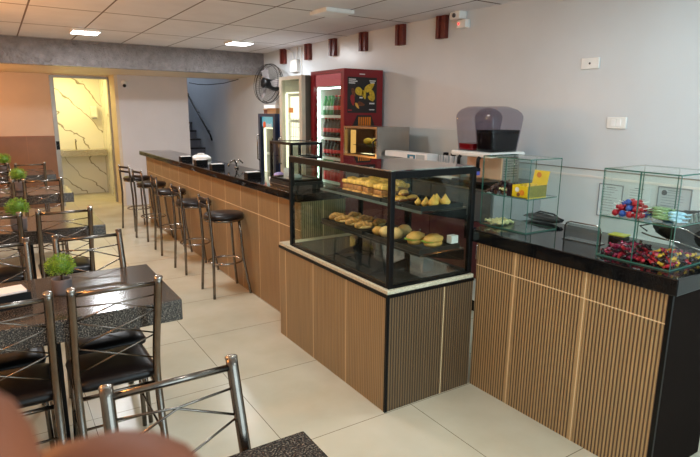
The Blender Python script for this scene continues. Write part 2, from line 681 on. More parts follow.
# wash basin
sb = thing('washroom_worktop', 'speckled stone worktop on the marble washroom wall', 'worktop', (.4, 11.45, .76))
part('slab', bx(0, 0, .08, 1.38, .41, .115), 'pale_granite', sb)
part('apron', bx(0, 0, 0, 1.38, .03, .08), 'pale_granite', sb)
fa = thing('washroom_faucet', 'small chrome faucet on the washroom worktop', 'faucet', (1.28, 11.72, .875))
part('spout', MB().tube([(0, 0, 0), (0, 0, .14), (0, -.02, .17), (0, -.1, .16)], .012, 8), 'chrome', fa)
part('handle', bx(-.01, -.01, .17, .01, .05, .19), 'chrome', fa)
so = thing('soap_dispenser', 'white wall soap dispenser inside the yellow lit washroom', 'soap dispenser', (1.66, 11.86, 1.46))
part('body', bx(-.06, -.1, 0, .06, 0, .24, bev=.02), 'white_plastic', so)
part('lever', bx(-.04, -.12, -.01, .04, -.04, .03, bev=.008), 'stainless', so)
dl = thing('door_lock', 'small dark door lock plate on the washroom door frame', 'lock', (.862, DY - .012, 1.03))
part('plate', bx(-.022, -.01, -.07, .03, 0, .07), 'black_metal', dl)
part('knob', MB().tube([(.005, -.01, 0), (.005, -.035, 0)], .013, 8), 'black_metal', dl)
wl = thing('ceiling_lamp', 'round lamp on the washroom ceiling', 'lamp', (1.1, 11.1, 2.42))
part('shade', MB().lathe([(.0, -.05), (.1, -.045), (.14, -.01), (.14, 0)], 20), 'bath_lamp', wl)

# security camera, lights
cc = thing('wall_mounted_camera', 'white dome camera with a black ball on the pale partition', 'camera', (1.885, PY, 2.06))
part('housing', MB().lathe([(.04, 0), (.045, .05), (.02, .06)], 14, M=Rx(R(90))), 'white_plastic', cc)
part('lens_ball', MB().blob(.028, .028, .028, M=T(0, -.06, -.045)), 'black_plastic', cc)


def light(x, y, lit, label, sz=.30):
    t = thing('ceiling_light', label, 'ceiling light', (x, y, CZ), group='square ceiling lights')
    part('frame', bx(-sz / 2, -sz / 2, -.03, sz / 2, sz / 2, 0, bev=.004), 'white_plastic', t)
    part('diffuser', bx(-sz / 2 + .012, -sz / 2 + .012, -.034, sz / 2 - .012, sz / 2 - .012, -.03), lit, t)


light(1.005, 7.30, 'led_far', 'lit square ceiling light near the beam on the left')
light(2.86, 7.20, 'led_far', 'lit square ceiling light near the beam, above the far stools')
light(2.73, 4.57, 'white_plastic', 'unlit square ceiling light above the counter')
light(1.0, 1.75, 'led', 'lit square ceiling light above the front tables')
light(1.0, 4.57, 'led', 'lit square ceiling light above the second table')
light(2.73, 1.75, 'led', 'lit square ceiling light above the glass cabinets')
light(1.9, -.6, 'led', 'lit square ceiling light by the entrance')

# wall items on the right wall
for i, (y, lab) in enumerate(((7.62, 'nearest the beam'), (6.85, 'above the beige fridge'), (6.19, 'second left of the white wall glare'),
                              (5.50, 'above the red fridge'), (4.80, 'fifth from the beam'), (4.155, 'nearest the white alarm unit'))):
    b = thing('wall_bracket', 'reddish brown wooden block under the ceiling, ' + lab, 'wooden block', (WX, y, 2.31), group='wooden blocks along the right wall')
    part('block', bx(-.045, -.058, 0, 0, .012, .208), 'wine_wood', b)
    part('side_strip', bx(-.06, .014, 0, 0, .058, .208), 'wine_wood', b)
al = thing('alarm_unit', 'white alarm unit with a red light under the ceiling edge', 'alarm', (WX, 3.9, 2.37))
part('upper_box', bx(-.09, -.04, .08, 0, .09, .15, bev=.008), 'white_plastic', al)
part('lower_box', bx(-.06, -.09, 0, 0, .03, .075, bev=.008), 'white_plastic', al)
part('lens', MB().tube([(-.09, .03, .115), (-.098, .03, .115)], .02, 10), 'text_dark', al)
part('indicator', MB().tube([(-.06, 0, .04), (-.066, 0, .04)], .007, 8), 'red_led', al)
ws = thing('ceiling_sensor', 'small white device at the top of the right wall', 'sensor', (WX, 2.76, 2.45))
part('body', bx(-.05, -.09, 0, 0, .09, .07, bev=.01), 'white_plastic', ws)
part('lens', bx(-.055, -.03, .02, -.05, .03, .05), 'paper_shade', ws)


def plate(y, z, lab, sw):
    t = thing('wall_switch', lab, 'switch plate', (WX, y, z))
    part('plate', bx(-.014, -.072, -.04, 0, .072, .04, bev=.004), 'white_plastic', t)
    if sw:
        for s in (-.02, .02):
            part('rocker', bx(-.019, s - .016, -.024, -.013, s + .016, .024, bev=.002), 'paper_white', t)
    else:
        part('socket', MB().tube([(-.013, 0, 0), (-.016, 0, 0)], .008, 10), 'text_dark', t)


plate(2.549, 1.973, 'white wall plate with one small dark hole, the higher of the two', False)
plate(2.295, 1.549, 'white double switch plate, the lower one above the right glass cabinet', True)
jb = thing('junction_box', 'white junction box with cables above the beige fridge', 'junction box', (WX, 7.24, 2.17))
part('box', bx(-.06, -.1, 0, 0, .1, .17, bev=.008), 'white_plastic', jb)
part('cable', MB().tube([(-.03, .05, .17), (-.03, .08, .28), (-.02, .3, .34)], .007, 6), 'white_plastic', jb)
part('cable', MB().tube([(-.03, -.05, .17), (-.01, -.05, .35)], .006, 6), 'white_plastic', jb)
part('cable', MB().tube([(-.01, -.16, .33), (-.01, -.16, -.1)], .006, 6), 'white_plastic', jb)

# wall fan
fn = thing('wall_fan', 'large black wire wall fan beside the beige fridge', 'fan', (3.46, 7.62, 2.015))
FM = Rz(R(-74)) @ Rx(R(90)) @ Rx(R(-8))
g = MB()
for r_, z_ in ((.285, 0), (.27, .05), (.27, -.05), (.07, .085), (.07, -.07)):
    pts = [FM @ Vector((r_ * math.cos(a), r_ * math.sin(a), z_)) for a in (2 * PI * k / 40 for k in range(40))]
    g.tube(pts, .006 if r_ > .28 else .004, 6, closed=True)
for k in range(56):
    a = 2 * PI * k / 56
    for s in (1, -1):
        pr_ = [(.05, .09 * s if s > 0 else -.075), (.17, .075 * s), (.26, .045 * s), (.285, 0)]
        g.tube([FM @ Vector((r_ * math.cos(a), r_ * math.sin(a), z_)) for r_, z_ in pr_], .0019, 3, cap=False)
part('guard', g, 'black_metal', fn)
hubm = MB()
hubm.lathe([(.0, .1), (.06, .097), (.07, .08), (.066, .0), (.08, -.08), (.085, -.16), (.06, -.2), (.0, -.2)], 18, M=FM)
part('motor', hubm, 'black_plastic', fn)
for k in range(3):
    b = MB()
    vs = []
    for i in range(7):
        r_ = .05 + i * .033
        wd = .045 + .06 * math.sin(min(1, i / 5) * PI * .6)
        for s in (-1, 1):
            a = s * wd / r_ * .5
            vs.append((r_ * math.cos(a), r_ * math.sin(a), s * .018))
    bv = [b.b.verts.new(FM @ (Rz(2 * PI * k / 3) @ Vector(v))) for v in vs]
    for i in range(6):
        b.b.faces.new((bv[2 * i], bv[2 * i + 1], bv[2 * i + 3], bv[2 * i + 2]))
    o = part('blade', b, 'fan_blade', fn)
    sm = o.modifiers.new('s', 'SOLIDIFY')
    sm.thickness = .003
part('wall_arm', MB().tube([FM @ Vector((0, 0, -.17)), (.2, .02, -.06), (WX - 3.46, .02, -.08)], .032, 8), 'black_metal', fn)
part('wall_plate', bx(WX - 3.47 - .015, -.05, -.18, WX - 3.47, .09, .02), 'black_metal', fn)
part('pull_cord', MB().tube([FM @ Vector((0, 0, -.15)), (.12, .02, -.12), (.12, .02, -.42)], .003, 5), 'white_plastic', fn)


# ------------------------------------------------------------------ fridges
def bottle_proto(label, liq, lab, cap, h=.232, r=.036):
    t = thing('soda_bottle', label, 'bottle', (0, 0, -5))
    part('body', MB().lathe([(0, 0), (r, .004), (r, h * .28), (r * .88, h * .4), (r, h * .52), (r * .96, h * .62), (r * .42, h * .86), (r * .36, h * .95), (0, h * .95)], 10), liq, t)
    part('cap', MB().lathe([(r * .42, h * .94), (r * .42, h), (0, h)], 8), cap, t)
    part('bottle_label', MB().lathe([(r * 1.02, h * .3), (r * .93, h * .4), (r * 1.02, h * .5)], 10), lab, t)
    return t


def can_proto(label, mat):
    t = thing('soda_can', label, 'can', (0, 0, -5))
    part('body', MB().lathe([(0, 0), (.027, .002), (.031, .01), (.031, .105), (.026, .118), (0, .116)], 10), mat, t)
    part('lid', MB().lathe([(.024, .117), (.024, .12), (0, .119)], 8), 'stainless', t)
    return t


def fridge(name, label, x, y0, y1, z1, body, inner, door_m, shelves, lightm, strip=True, head=None, depth=None):
    """upright drinks fridge whose glass door looks to -X"""
    t = thing(name, label, 'fridge', (x, y0, 0))
    W = y1 - y0
    D = depth or (WX - .03 - x)
    q = MB()
    q.box(.05, 0, .04, D, .03, z1)
    q.box(.05, W - .03, .04, D, W, z1)
    q.box(D - .03, .03, .04, D, W - .03, z1)
    q.box(.05, .03, z1 - .03, D - .03, W - .03, z1)
    q.box(.05, .03, .04, D - .03, W - .03, .3)
    part('cabinet', q, body, t)
    q = MB()
    q.box(D - .036, .031, .301, D - .031, W - .031, z1 - .031)
    q.box(.06, .031, .301, D - .036, .036, z1 - .031)
    q.box(.06, W - .036, .301, D - .036, W - .031, z1 - .031)
    part('liner', q, inner, t)
    hh = .2 if head else .05
    q = MB()
    q.box(0, 0, .06, .05, .065, z1)
    q.box(0, W - .065, .06, .05, W, z1)
    q.box(0, .065, z1 - .04, .05, W - .065, z1)
    q.box(0, .065, .06, .05, W - .065, .3)
    d = part('door', q, door_m, t)
    part('door_glass', bx(.02, .065, .3, .026, W - .065, z1 - .04), 'door_glass', d)
    part('door_handle', MB().tube([(0, W - .03, .95), (-.03, W - .03, .97), (-.03, W - .03, 1.28), (0, W - .03, 1.3)], .009, 6), 'chrome', d)
    if head:
        part('header_sign', bx(.03, .066, z1 - .17, .06, W - .066, z1 - .042), head, t, 'glowing header panel')
    for z in shelves:
        q = MB()
        q.box(.1, .04, z - .02, .115, W - .04, z + .012)
        for k in range(12):
            yy = .045 + (W - .09) * k / 11
            q.box(.11, yy - .002, z - .004, D - .05, yy + .002, z)
        part('shelf', q, 'white_plastic', t)
    if strip:
        part('light_strip', bx(.062, W - .062, .34, .09, W - .038, z1 - .2), lightm, t)
    part('light_strip', bx(.06, .075, z1 - .2, .1, W - .075, z1 - .185), lightm, t)
    for yy in (.05, W - .05):
        part('foot', bx(.06, yy - .02, 0, .1, yy + .02, .04), 'black_plastic', t)
        part('foot', bx(D - .1, yy - .02, 0, D - .06, yy + .02, .04), 'black_plastic', t)
    return t, W, D


FS = [.50, .80, 1.06, 1.31, 1.565]
fr, FW, FD = fridge('drinks_fridge', 'tall red glass door drinks fridge full of lit dark bottles', 3.196, 5.101, 5.835, 2.07, 'fridge_red', 'white_paint', 'fridge_red', FS, 'fridge_light', True, 'fridge_header')
q = MB()
for k in range(13):
    q.box(.058, FW - .058, .42 + k * .108, .0625, FW - .043, .46 + k * .108)
part('strip_clip', q, 'text_dark', fr)
# poster on the near side of the red fridge
po = MB()
po.box(.045, -.004, 1.605, .43, 0, 1.985)
part('poster', po, 'poster_dark', fr, 'dark poster with yellow crisps and glasses')
def leafshape(cx, cz, a, L, Wd, mat, y=-.0065):
    m = MB()
    pts = [(L * math.cos(t), Wd * math.sin(t) * (1 - .35 * math.cos(t))) for t in (2 * PI * k / 14 for k in range(14))]
    m.prism(pts, 0, .002, M=T(cx, y + .002, cz) @ Ry(a) @ Rx(R(90)))
    part('poster_print', m, mat, fr)
for (cx, cz, a, L, Wd, m_) in ((.20, 1.83, .5, .06, .04, 'chip_yellow'), (.26, 1.80, 1.3, .05, .025, 'chip_yellow'), (.33, 1.88, -.6, .075, .035, 'chip_yellow'),
                               (.37, 1.80, 1.1, .06, .03, 'chip_yellow'), (.35, 1.76, .6, .045, .02, 'chip_yellow'), (.22, 1.70, .2, .05, .022, 'filling'),
                               (.11, 1.74, 1.4, .06, .026, 'poster_red'), (.12, 1.82, 1.2, .05, .02, 'filling'), (.17, 1.68, .9, .04, .015, 'crust')):
    leafshape(cx, cz, a, L, Wd, m_)
for (a, b, c, d) in ((.06, 1.955, .15, .010), (.06, 1.935, .17, .010), (.06, 1.915, .14, .010), (.33, 1.945, .41, .010), (.34, 1.925, .4, .010),
                     (.33, 1.70, .4, .015), (.33, 1.635, .4, .01), (.2, 1.76, .24, .015)):
    part('text_line', bx(a, -.0065, b, c, -.004, b + d), 'text_white', fr)
part('poster_badge', bx(.05, -.0065, 1.625, .1, -.004, 1.64), 'poster_red', fr)
q = MB()
q.prism([(.10, 1.44), (.42, 1.44), (.36, 1.58), (.17, 1.58)], 0, .002, M=T(0, -.002, 0) @ Rx(R(90)))
q.mi = 1
for k in range(6):
    q.box(.19 + k * .028, -.0062, 1.45, .203 + k * .03, -.0042, 1.56)
part('side_print', q, ['poster_dark', 'orange_card'], fr)
part('side_mark', bx(.2, -.003, 2.012, .27, 0, 2.022), 'text_white', fr)

cola = bottle_proto('dark cola bottle with red label in the red fridge', 'cola', 'bottle_label', 'bottle_label')
green = bottle_proto('green soda bottle in the top rows of the red fridge', 'bottle_green', 'text_white', 'bottle_green')
whiteb = bottle_proto('pale water bottle in the red fridge', 'bowl_clear', 'text_white', 'text_white')
can = can_proto('red soda can in the red fridge', 'bottle_label')
nth = ['bottom', 'second lowest', 'middle', 'second highest', 'top']
for si, z in enumerate(FS):
    for row in range(2):
        for k in range(8):
            yy = 5.101 + .092 + k * .0785
            xx = 3.196 + .155 + row * .085
            if si == 1:
                pr0, nm = can, 'red soda can'
            elif si == 4 and k >= 5:
                pr0, nm = green, 'green soda bottle'
            elif si == 0:
                pr0, nm = whiteb, 'pale water bottle'
            else:
                pr0, nm = cola, 'dark cola bottle'
            lab = f"{nm} on the {nth[si]} shelf of the red fridge, {'front' if row == 0 else 'second'} row"
            dup(pr0, (xx, yy, z + .001), random.random() * 6, lab, f'{nm}s on the {nth[si]} shelf, {"front" if row == 0 else "second"} row')
for p_ in (cola, green, whiteb, can):
    for c in list(p_.children):
        bpy.data.objects.remove(c)
    bpy.data.objects.remove(p_)

bf, BW, BD = fridge('upright_cooler', 'tall beige framed glass door cooler between the red fridge and the fan', 3.09, 5.87, 6.475, 2.035, 'fridge_beige_dark', 'white_paint', 'fridge_beige', [.5, .85, 1.2, 1.5], 'fridge_light_warm', True)
part('sticker', bx(.014, .26, 1.60, .019, .37, 1.66), 'orange_sticker', bf, 'small orange sticker on the glass')
part('inner_panel', bx(.12, .07, 1.22, .14, BW - .07, 1.80), 'fridge_light_warm', bf)
q = MB()
for k in range(9):
    q.box(.112, .1 + k * .05, 1.22, .116, .103 + k * .05, 1.52)
for z in (1.3, 1.42, 1.52):
    q.box(.112, .08, z, .116, BW - .08, z + .004)
part('wire_basket', q, 'aluminium', bf)
part('packet', bx(.125, .1, 1.22, .2, .36, 1.4, bev=.01), 'chip_yellow', bf)

bl, LW_, LD = fridge('small_blue_fridge', 'shorter blue glass door fridge below the fan', 3.06, 6.56, 7.10, 1.585, 'fridge_blue', 'white_paint', 'fridge_navy', [.45, .75, 1.05], 'fridge_light_warm', True, 'header_blue')
part('logo_ball', MB().tube([(.028, .38, 1.44), (.018, .38, 1.44)], .04, 16), 'logo_orange', bl)
def text_mesh(body, size, mat, parent, M, extr=.001, name='lettering'):
    cu = bpy.data.curves.new('tmp', 'FONT')
    cu.body = body
    cu.size = size
    cu.extrude = extr
    cu.resolution_u = 2
    ob = bpy.data.objects.new('tmp', cu)
    COL.objects.link(ob)
    bpy.context.view_layer.update()
    me = bpy.data.meshes.new_from_object(ob.evaluated_get(bpy.context.evaluated_depsgraph_get()))
    bpy.data.objects.remove(ob)
    me.transform(M)
    me.materials.clear()
    me.materials.append(MATS[mat])
    o = bpy.data.objects.new(name, me)
    COL.objects.link(o)
    o.parent = parent
    return o
text_mesh('pepsi', .09, 'text_white', bl, T(.018, .33, 1.41) @ Rz(R(-90)) @ Rx(R(90)))
q2 = [(3.225, 6.66 + k * .085) for k in range(5)]
for k, (xx, yy) in enumerate(q2):
    o = MB().lathe([(0, 0), (.03, .004), (.03, .12), (.012, .18), (.012, .2), (0, .2)], 10).build('soda_bottle', 'cola')
    o.location = (xx, yy, 1.052)
    tag(o, 'small dark bottle on the top shelf of the blue fridge', 'bottle', 'bottles in the blue fridge')
part('side_mark', bx(.3, -.003, 1.22, .38, 0, 1.36), 'text_white', bl)
tb = thing('cardboard_tray', 'white topped tan box lying on the blue fridge', 'box', (3.10, 6.62, 1.586))
part('carton', bx(.02, .02, 0, .3, .3, .07), 'tan_box', tb)
part('cover', bx(0, 0, .07, .33, .36, .11), 'paper_white', tb)
bw_ = thing('stacked_basket', 'brown basket piece beside the fan on the blue fridge', 'basket', (3.14, 7.0, 1.586))
part('basket_body', bx(0, -.05, .0, .25, .08, .05), 'filling', bw_)
part('rim', bx(-.01, -.06, .05, .26, .09, .06), 'tan_box', bw_)

# ------------------------------------------------------------------ bar
bar = thing('bar_counter', 'long bar with tan panelled front and black granite top', 'bar counter', (1.814, 3.47, 0))
part('body', bx(0, .02, 0, .38, 4.85, .965), 'slats_bar', bar)
part('end_panel', bx(.002, 0, 0, .38, .02, .965), 'slats_bar_end', bar)
part('worktop', bx(-.035, 0, .965, .42, 5.12, 1.025, bev=.006), 'black_granite', bar)
# pale end of the granite top (bare stone)
nk = thing('napkin_holder', 'black napkin holder on the bar', 'napkin holder', (0, 0, -5))
part('holder', MB().box(-.075, -.045, 0, .075, .045, .012).box(-.075, -.045, .012, .075, -.04, .055).box(-.075, .04, .012, .075, .045, .055).box(-.075, -.04, .012, -.07, .04, .055).box(.07, -.04, .012, .075, .04, .055), 'black_plastic', nk)
q = MB()
for k in range(5):
    q.box(-.066, -.034, .013 + k * .010, .066, .034, .021 + k * .010)
part('napkins', q, 'paper_white', nk)
for (x, y, rz, lab) in ((1.90, 6.62, .05, 'furthest of the four on the bar'), (1.91, 6.07, .04, 'beside the white bowl'), (1.90, 5.50, .03, 'between the bowl and the bar tap'), (1.915, 4.60, .05, 'nearest the small black cabinet')):
    dup(nk, (x, y, 1.026), rz, 'black napkin holder, ' + lab, 'napkin holders on the bar').scale = (.9, .85, .85)
tn = dup(nk, (-.045, 2.74, .754), .18, 'black napkin holder on the nearest full table, at the left edge')
tn.scale = (1.25, 1.5, 1.15)
for c in list(nk.children):
    bpy.data.objects.remove(c)
bpy.data.objects.remove(nk)
wb = thing('white_bowl', 'upturned white bowl behind the napkin holders on the bar', 'bowl', (2.09, 6.62, 1.026))
part('shell', MB().lathe([(.125, 0), (.118, .03), (.085, .055), (.035, .068), (0, .07)], 24), 'white_plastic', wb)
part('foot_ring', MB().lathe([(.04, .066), (.04, .078), (.032, .078), (.032, .066)], 20), 'white_plastic', wb)
tp = thing('bar_tap', 'curved chrome tap on the bar', 'tap', (2.08, 5.42, 1.026))
part('spout', MB().tube([(0, .0, 0), (0, 0, .05), (-.03, -.02, .09), (-.09, -.05, .07), (-.11, -.06, .03)], .009, 8), 'chrome', tp)
part('spout_arm', MB().tube([(0, 0, .05), (.04, .03, .09), (.09, .05, .05)], .008, 8), 'chrome', tp)
part('collar', MB().lathe([(.025, 0), (.022, .018), (.01, .022)], 14), 'chrome', tp)
lf = thing('folded_cloth', 'white and lilac folded cloth behind the small black cabinet', 'cloth', (2.02, 4.26, 1.026))
part('white_layer', bx(-.07, -.06, 0, .09, .07, .03, bev=.008), 'paper_white', lf)
part('lilac_layer', MB().blob(.05, .045, .03, M=T(.0, 0, .045), amp=.3), 'lilac', lf)

# small case on the bar
sc_ = thing('small_display_cabinet', 'small black framed glass cabinet on the end of the bar', 'display cabinet', (1.835, 3.67, 1.026))
SW, SD, SH = .272, .37, .355


def frame_box(x0, y0, z0, x1, y1, z1, t, tz=None):
    tz = tz or t
    q = MB()
    for x in (x0, x1 - t):
        for y in (y0, y1 - t):
            q.box(x, y, z0, x + t, y + t, z1)
    for z in (z0, z1 - tz):
        q.box(x0 + t, y0, z, x1 - t, y0 + t, z + tz)
        q.box(x0 + t, y1 - t, z, x1 - t, y1, z + tz)
        q.box(x0, y0 + t, z, x0 + t, y1 - t, z + tz)
        q.box(x1 - t, y0 + t, z, x1, y1 - t, z + tz)
    return q


part('base_drawer', bx(-.004, -.004, 0, SW + .004, SD, .055), 'dark_tray', sc_)
part('drawer_rail', bx(-.007, .02, .02, -.004, SD - .02, .026), 'stainless', sc_)
part('frame', frame_box(0, 0, .056, SW, SD, SH, .019), 'black_metal', sc_)
part('glass_pane', bx(.004, .016, .072, .008, SD - .016, SH - .016), 'clear_glass', sc_)
part('glass_pane', bx(.016, .004, .072, SW - .016, .008, SH - .016), 'clear_glass', sc_)
part('glass_pane', bx(SW - .008, .016, .072, SW - .004, SD - .016, SH - .016), 'clear_glass', sc_)
part('top_glass', bx(.016, .016, SH - .008, SW - .016, SD - .016, SH - .003), 'clear_glass', sc_)
part('floor_plate', bx(.017, .017, .057, SW - .017, SD - .017, .062), 'stainless', sc_)
part('crumpled_bag', MB().blob(.05, .06, .022, M=T(.1, .12, .084), amp=.4, fr=3), 'paper_shade', sc_)
part('price_card', bx(.04, .2, .063, .1, .206, .15), 'paper_white', sc_)

# ------------------------------------------------------------------ pastry display case
CX0, CX1, CY0, CY1 = 1.631, 2.252, 2.163, 3.462
pc = thing('pastry_counter', 'fluted wood base under the big pastry display, cream stone edge', 'counter', (CX0, CY0, 0))
w_, h_ = CX1 - CX0, CY1 - CY0
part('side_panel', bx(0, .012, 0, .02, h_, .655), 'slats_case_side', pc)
part('front_panel', bx(.012, 0, 0, w_, .02, .655), 'slats_case_front_shaded', pc)
part('corner_strip', bx(-.003, -.003, 0, .012, .012, .655), 'black_metal', pc)
part('back_panel', bx(w_ - .02, .02, 0, w_, h_, .655), 'cabinet_grey', pc)
part('edge_band', MB().box(-.006, -.006, .655, w_, .02, .673).box(-.006, .02, .655, .02, h_, .673), 'black_metal', pc)
part('stone_top', bx(0, 0, .673, w_, h_, .694, bev=.002), 'cream_stone', pc)
dc = thing('pastry_display_case', 'big black framed glass case with trays of pastries', 'display case', (1.652, 2.182, .694))
DW, DD, DH = .60, 1.155, .618
q = MB()
t_ = .029
for x in (0, DW - t_):
    for y in (0, DD - t_):
        q.box(x, y, 0, x + t_, y + t_, DH, bev=.003)
for (z, h) in ((0, .012), (DH - .036, .036)):
    q.box(t_, 0, z, DW - t_, t_, z + h)
    q.box(t_, DD - t_, z, DW - t_, DD, z + h)
    q.box(0, t_, z, t_, DD - t_, z + h)
    q.box(DW - t_, t_, z, DW, DD - t_, z + h)
part('frame', q, 'black_metal', dc)
part('side_glass', bx(.008, t_, .012, .013, DD - t_, DH - .03), 'case_glass', dc)
part('front_glass', bx(t_, .008, .012, DW - t_, .013, DH - .03), 'case_glass', dc)
part('end_glass', bx(t_, DD - .013, .012, DW - t_, DD - .008, DH - .03), 'case_glass', dc)
part('top_glass', bx(.01, .01, DH + .0005, DW - .01, DD - .01, DH + .0065), 'case_top_glass', dc)
part('floor_plate', bx(t_, t_, .0125, DW - t_, DD - t_, .016), 'dark_mirror', dc)
for y0 in (t_, DD / 2 + .01):
    y1 = y0 + DD / 2 - .03
    o = part('sliding_door', bx(DW - .018, y0, .013, DW - .013, y1, DH - .031), 'case_glass', dc)
    part('door_pull', bx(DW - .013, y0 + .02, .2, DW - .004, y0 + .035, .34), 'black_metal', o)
part('door_stile', bx(DW - .022, DD / 2 - .02, .012, DW - .004, DD / 2 + .02, DH - .03), 'black_metal', dc)
# upper shelf: z 1.085 ; lower shelf: z .84 (world), front edges at x = 1.90
for (z, nm) in ((1.075 - .694, 'shelf'), (.835 - .694, 'shelf')):
    q = MB()
    q.box(.235, .03, z, DW - .03, DD - .03, z + .007)
    o = part(nm, q, 'clear_glass', dc)
    part('shelf_edge', bx(.229, .03, z - .004, .235, DD - .03, z + .010), 'shelf_grey' if z > .3 else 'dark_tray', o)
    q = MB()
    for yy in (.05, .58, DD - .05):
        q.prism([(.25, z - .004), (DW - .025, z - .07), (DW - .025, z - .004)], 0, .008, M=T(0, yy, 0) @ Rx(R(90)))
    part('bracket', q, 'black_metal', o)

# trays and pastries
def tray(x0, y0, x1, y1, z, lab, h=.026):
    q = MB()
    q.box(x0, y0, z, x1, y1, z + .004)
    q.box(x0, y0, z + .004, x1, y0 + .004, z + h)
    q.box(x0, y1 - .004, z + .004, x1, y1, z + h)
    q.box(x0, y0 + .004, z + .004, x0 + .004, y1 - .004, z + h)
    q.box(x1 - .004, y0 + .004, z + .004, x1, y1 - .004, z + h)
    o = q.build('baking_tray', 'dark_tray')
    return tag(o, lab, 'tray', 'dark trays in the display case')


U = 1.083
L = .843
tray(1.889, 2.60, 2.20, 3.10, U, 'dark tray of cut pies on the upper shelf')
tray(1.889, 2.41, 2.19, 2.585, U, 'small dark tray of meat rolls on the upper shelf')
tray(1.889, 2.225, 2.20, 2.40, U, 'dark tray of pointed dumplings at the near end, upper shelf')
tray(1.889, 2.79, 2.20, 3.30, L, 'dark tray of filled croissants on the lower shelf')
tray(1.889, 2.50, 2.19, 2.76, L, 'dark tray of pale buns on the lower shelf')
tray(1.889, 2.225, 2.19, 2.48, L, 'dark tray of two big bread rolls on the lower shelf')


def pie(x, y, z, rz, s, lab):
    t = thing('cut_pie', lab, 'pastry', (x, y, z), rz, 'cut pies on the upper shelf')
    t.scale = (1, 1, 1.4)
    def shp(q, d):
        return Vector((q.x, q.y, q.z if q.z > 0 else q.z * .55))
    part('bottom_crust', MB().box(-.056 * s, -.040 * s, 0, .056 * s, .040 * s, .016 * s, bev=.005), 'croissant', t)
    part('filling', MB().box(-.053 * s, -.037 * s, .0155 * s, .053 * s, .037 * s, .036 * s, bev=.004), 'pie_side', t)
    part('crust', MB().box(-.060 * s, -.043 * s, .034 * s, .060 * s, .043 * s, .052 * s, bev=.008, M=Ry(.10)).blob(.05 * s, .036 * s, .014 * s, M=T(0, 0, .05 * s) @ Ry(.1), amp=.3, fr=2.5, seed=x * 9), 'pie_top', t)


pies = [(1.965, 3.035, .42, 1.0, 'leftmost cut pie, a wedge with open filling'), (1.967, 2.91, .2, 1.05, 'second pie from the left in the front row'), (1.965, 2.79, -.2, 1.05, 'third pie in the front row, flat topped'),
        (1.965, 2.672, .03, 1.0, 'front row pie beside the meat rolls tray'), (2.12, 3.0, .3, 1.0, 'back row pie at the far end'), (2.125, 2.88, .0, 1.0, 'back row pie in the middle'), (2.12, 2.745, .3, 1.0, 'back row pie behind the black corner post')]
for x, y, rz, s, lab in pies:
    pie(x + .012, y, U + .005, rz, s * 1.12, lab)
for (x, y, z, rz, lab) in ((1.945, 2.545, 0, .3, 'front golden meat roll, bottom layer'), (1.955, 2.485, 0, .1, 'meat roll nearest the dumplings, bottom layer'), (2.0, 2.52, .03, .5, 'meat roll lying on top of the small heap'), (2.05, 2.50, 0, .2, 'meat roll at the back of the small heap')):
    t = thing('meat_roll', lab, 'pastry', (x, y, U + .009 + z), rz, 'meat rolls on the upper shelf')
    part('pastry', MB().blob(.05, .024, .018, M=T(0, 0, .019), amp=.2, fr=3, seed=y * 7), 'crust', t)
    part('filling', MB().blob(.046, .018, .012, M=T(0, -.01, .014), amp=.2, fr=4, seed=y * 3), 'filling', t)


def cone_shape(h, r):
    def f(q, d):
        zz = (d.z + 1) / 2
        w = r * (math.sin(min(1, zz * 1.55 + .12) * PI / 2) if zz < .35 else (1 - ((zz - .35) / .65) ** .9) * .98 + .02)
        n_ = Vector((d.x, d.y, 0))
        n_ = n_.normalized() if n_.length > 1e-6 else n_
        return Vector((n_.x * w, n_.y * w, zz * h))
    return f


for k, (x, y, s, lab) in enumerate(((1.93, 2.365, .8, 'small dumpling next to the meat rolls, front'), (1.935, 2.315, .8, 'small pointed dumpling, second in front row'), (1.975, 2.35, .85, 'small pointed dumpling in second row'),
                                    (1.955, 2.262, 1.25, 'large pointed dumpling at the near end, front'), (2.01, 2.30, 1.2, 'large pointed dumpling behind the small ones'), (2.03, 2.250, 1.25, 'large pointed dumpling at the near end, back'), (2.06, 2.35, 1.0, 'dumpling at the back left of the tray'))):
    o = MB().blob(1, 1, 1, shape=cone_shape(.062 * s, .029 * s), seg=14).build('pointed_dumpling', 'coxinha', loc=(x + .055, y, U + .0045))
    tag(o, lab, 'pastry', 'pointed dumplings on the upper shelf')
for (x, y, rz, lab) in ((1.965, 3.24, .2, 'leftmost croissant on the lower shelf'), (1.965, 3.13, -.25, 'second croissant in the front row'), (1.96, 3.01, .1, 'third croissant, striped crust'), (1.96, 2.885, -.1, 'front croissant next to the pale buns'),
                        (2.08, 3.19, .3, 'croissant behind at the far end'), (2.08, 3.05, .0, 'croissant behind in the middle'), (2.09, 2.90, .4, 'croissant behind with pale filling')):
    t = thing('filled_croissant', lab, 'pastry', (x, y, L + .009), rz, 'filled croissants on the lower shelf')
    q = MB()
    for i in range(5):
        u = (i - 2) / 2
        q.blob(.024, .032 * (1 - .35 * abs(u)), .028 * (1 - .35 * abs(u)), M=T(u * .046, -abs(u) ** 2 * .015, .0345), amp=.15, seed=i + x)
    part('crust', q, 'croissant', t)
    part('filling', MB().blob(.05, .012, .009, M=T(0, -.028, .022), amp=.3, seed=y), 'bread_pale', t)
for (x, y, s, m_, lab) in ((1.95, 2.70, .8, 'bread', 'small golden bun left of the black post'), (1.96, 2.63, .95, 'bread_pale', 'pale bun behind the black post'), (1.98, 2.55, 1.0, 'bread_pale', 'pale floury bun right of the black post'), (2.08, 2.60, 1.0, 'bread_pale', 'pale bun in the back of the middle tray')):
    o = MB().blob(.045 * s, .045 * s, .036 * s, M=T(0, 0, .038 * s), amp=.15, seed=y).build('bread_bun', m_, loc=(x, y, L + .009))
    tag(o, lab, 'bread', 'buns on the lower shelf')
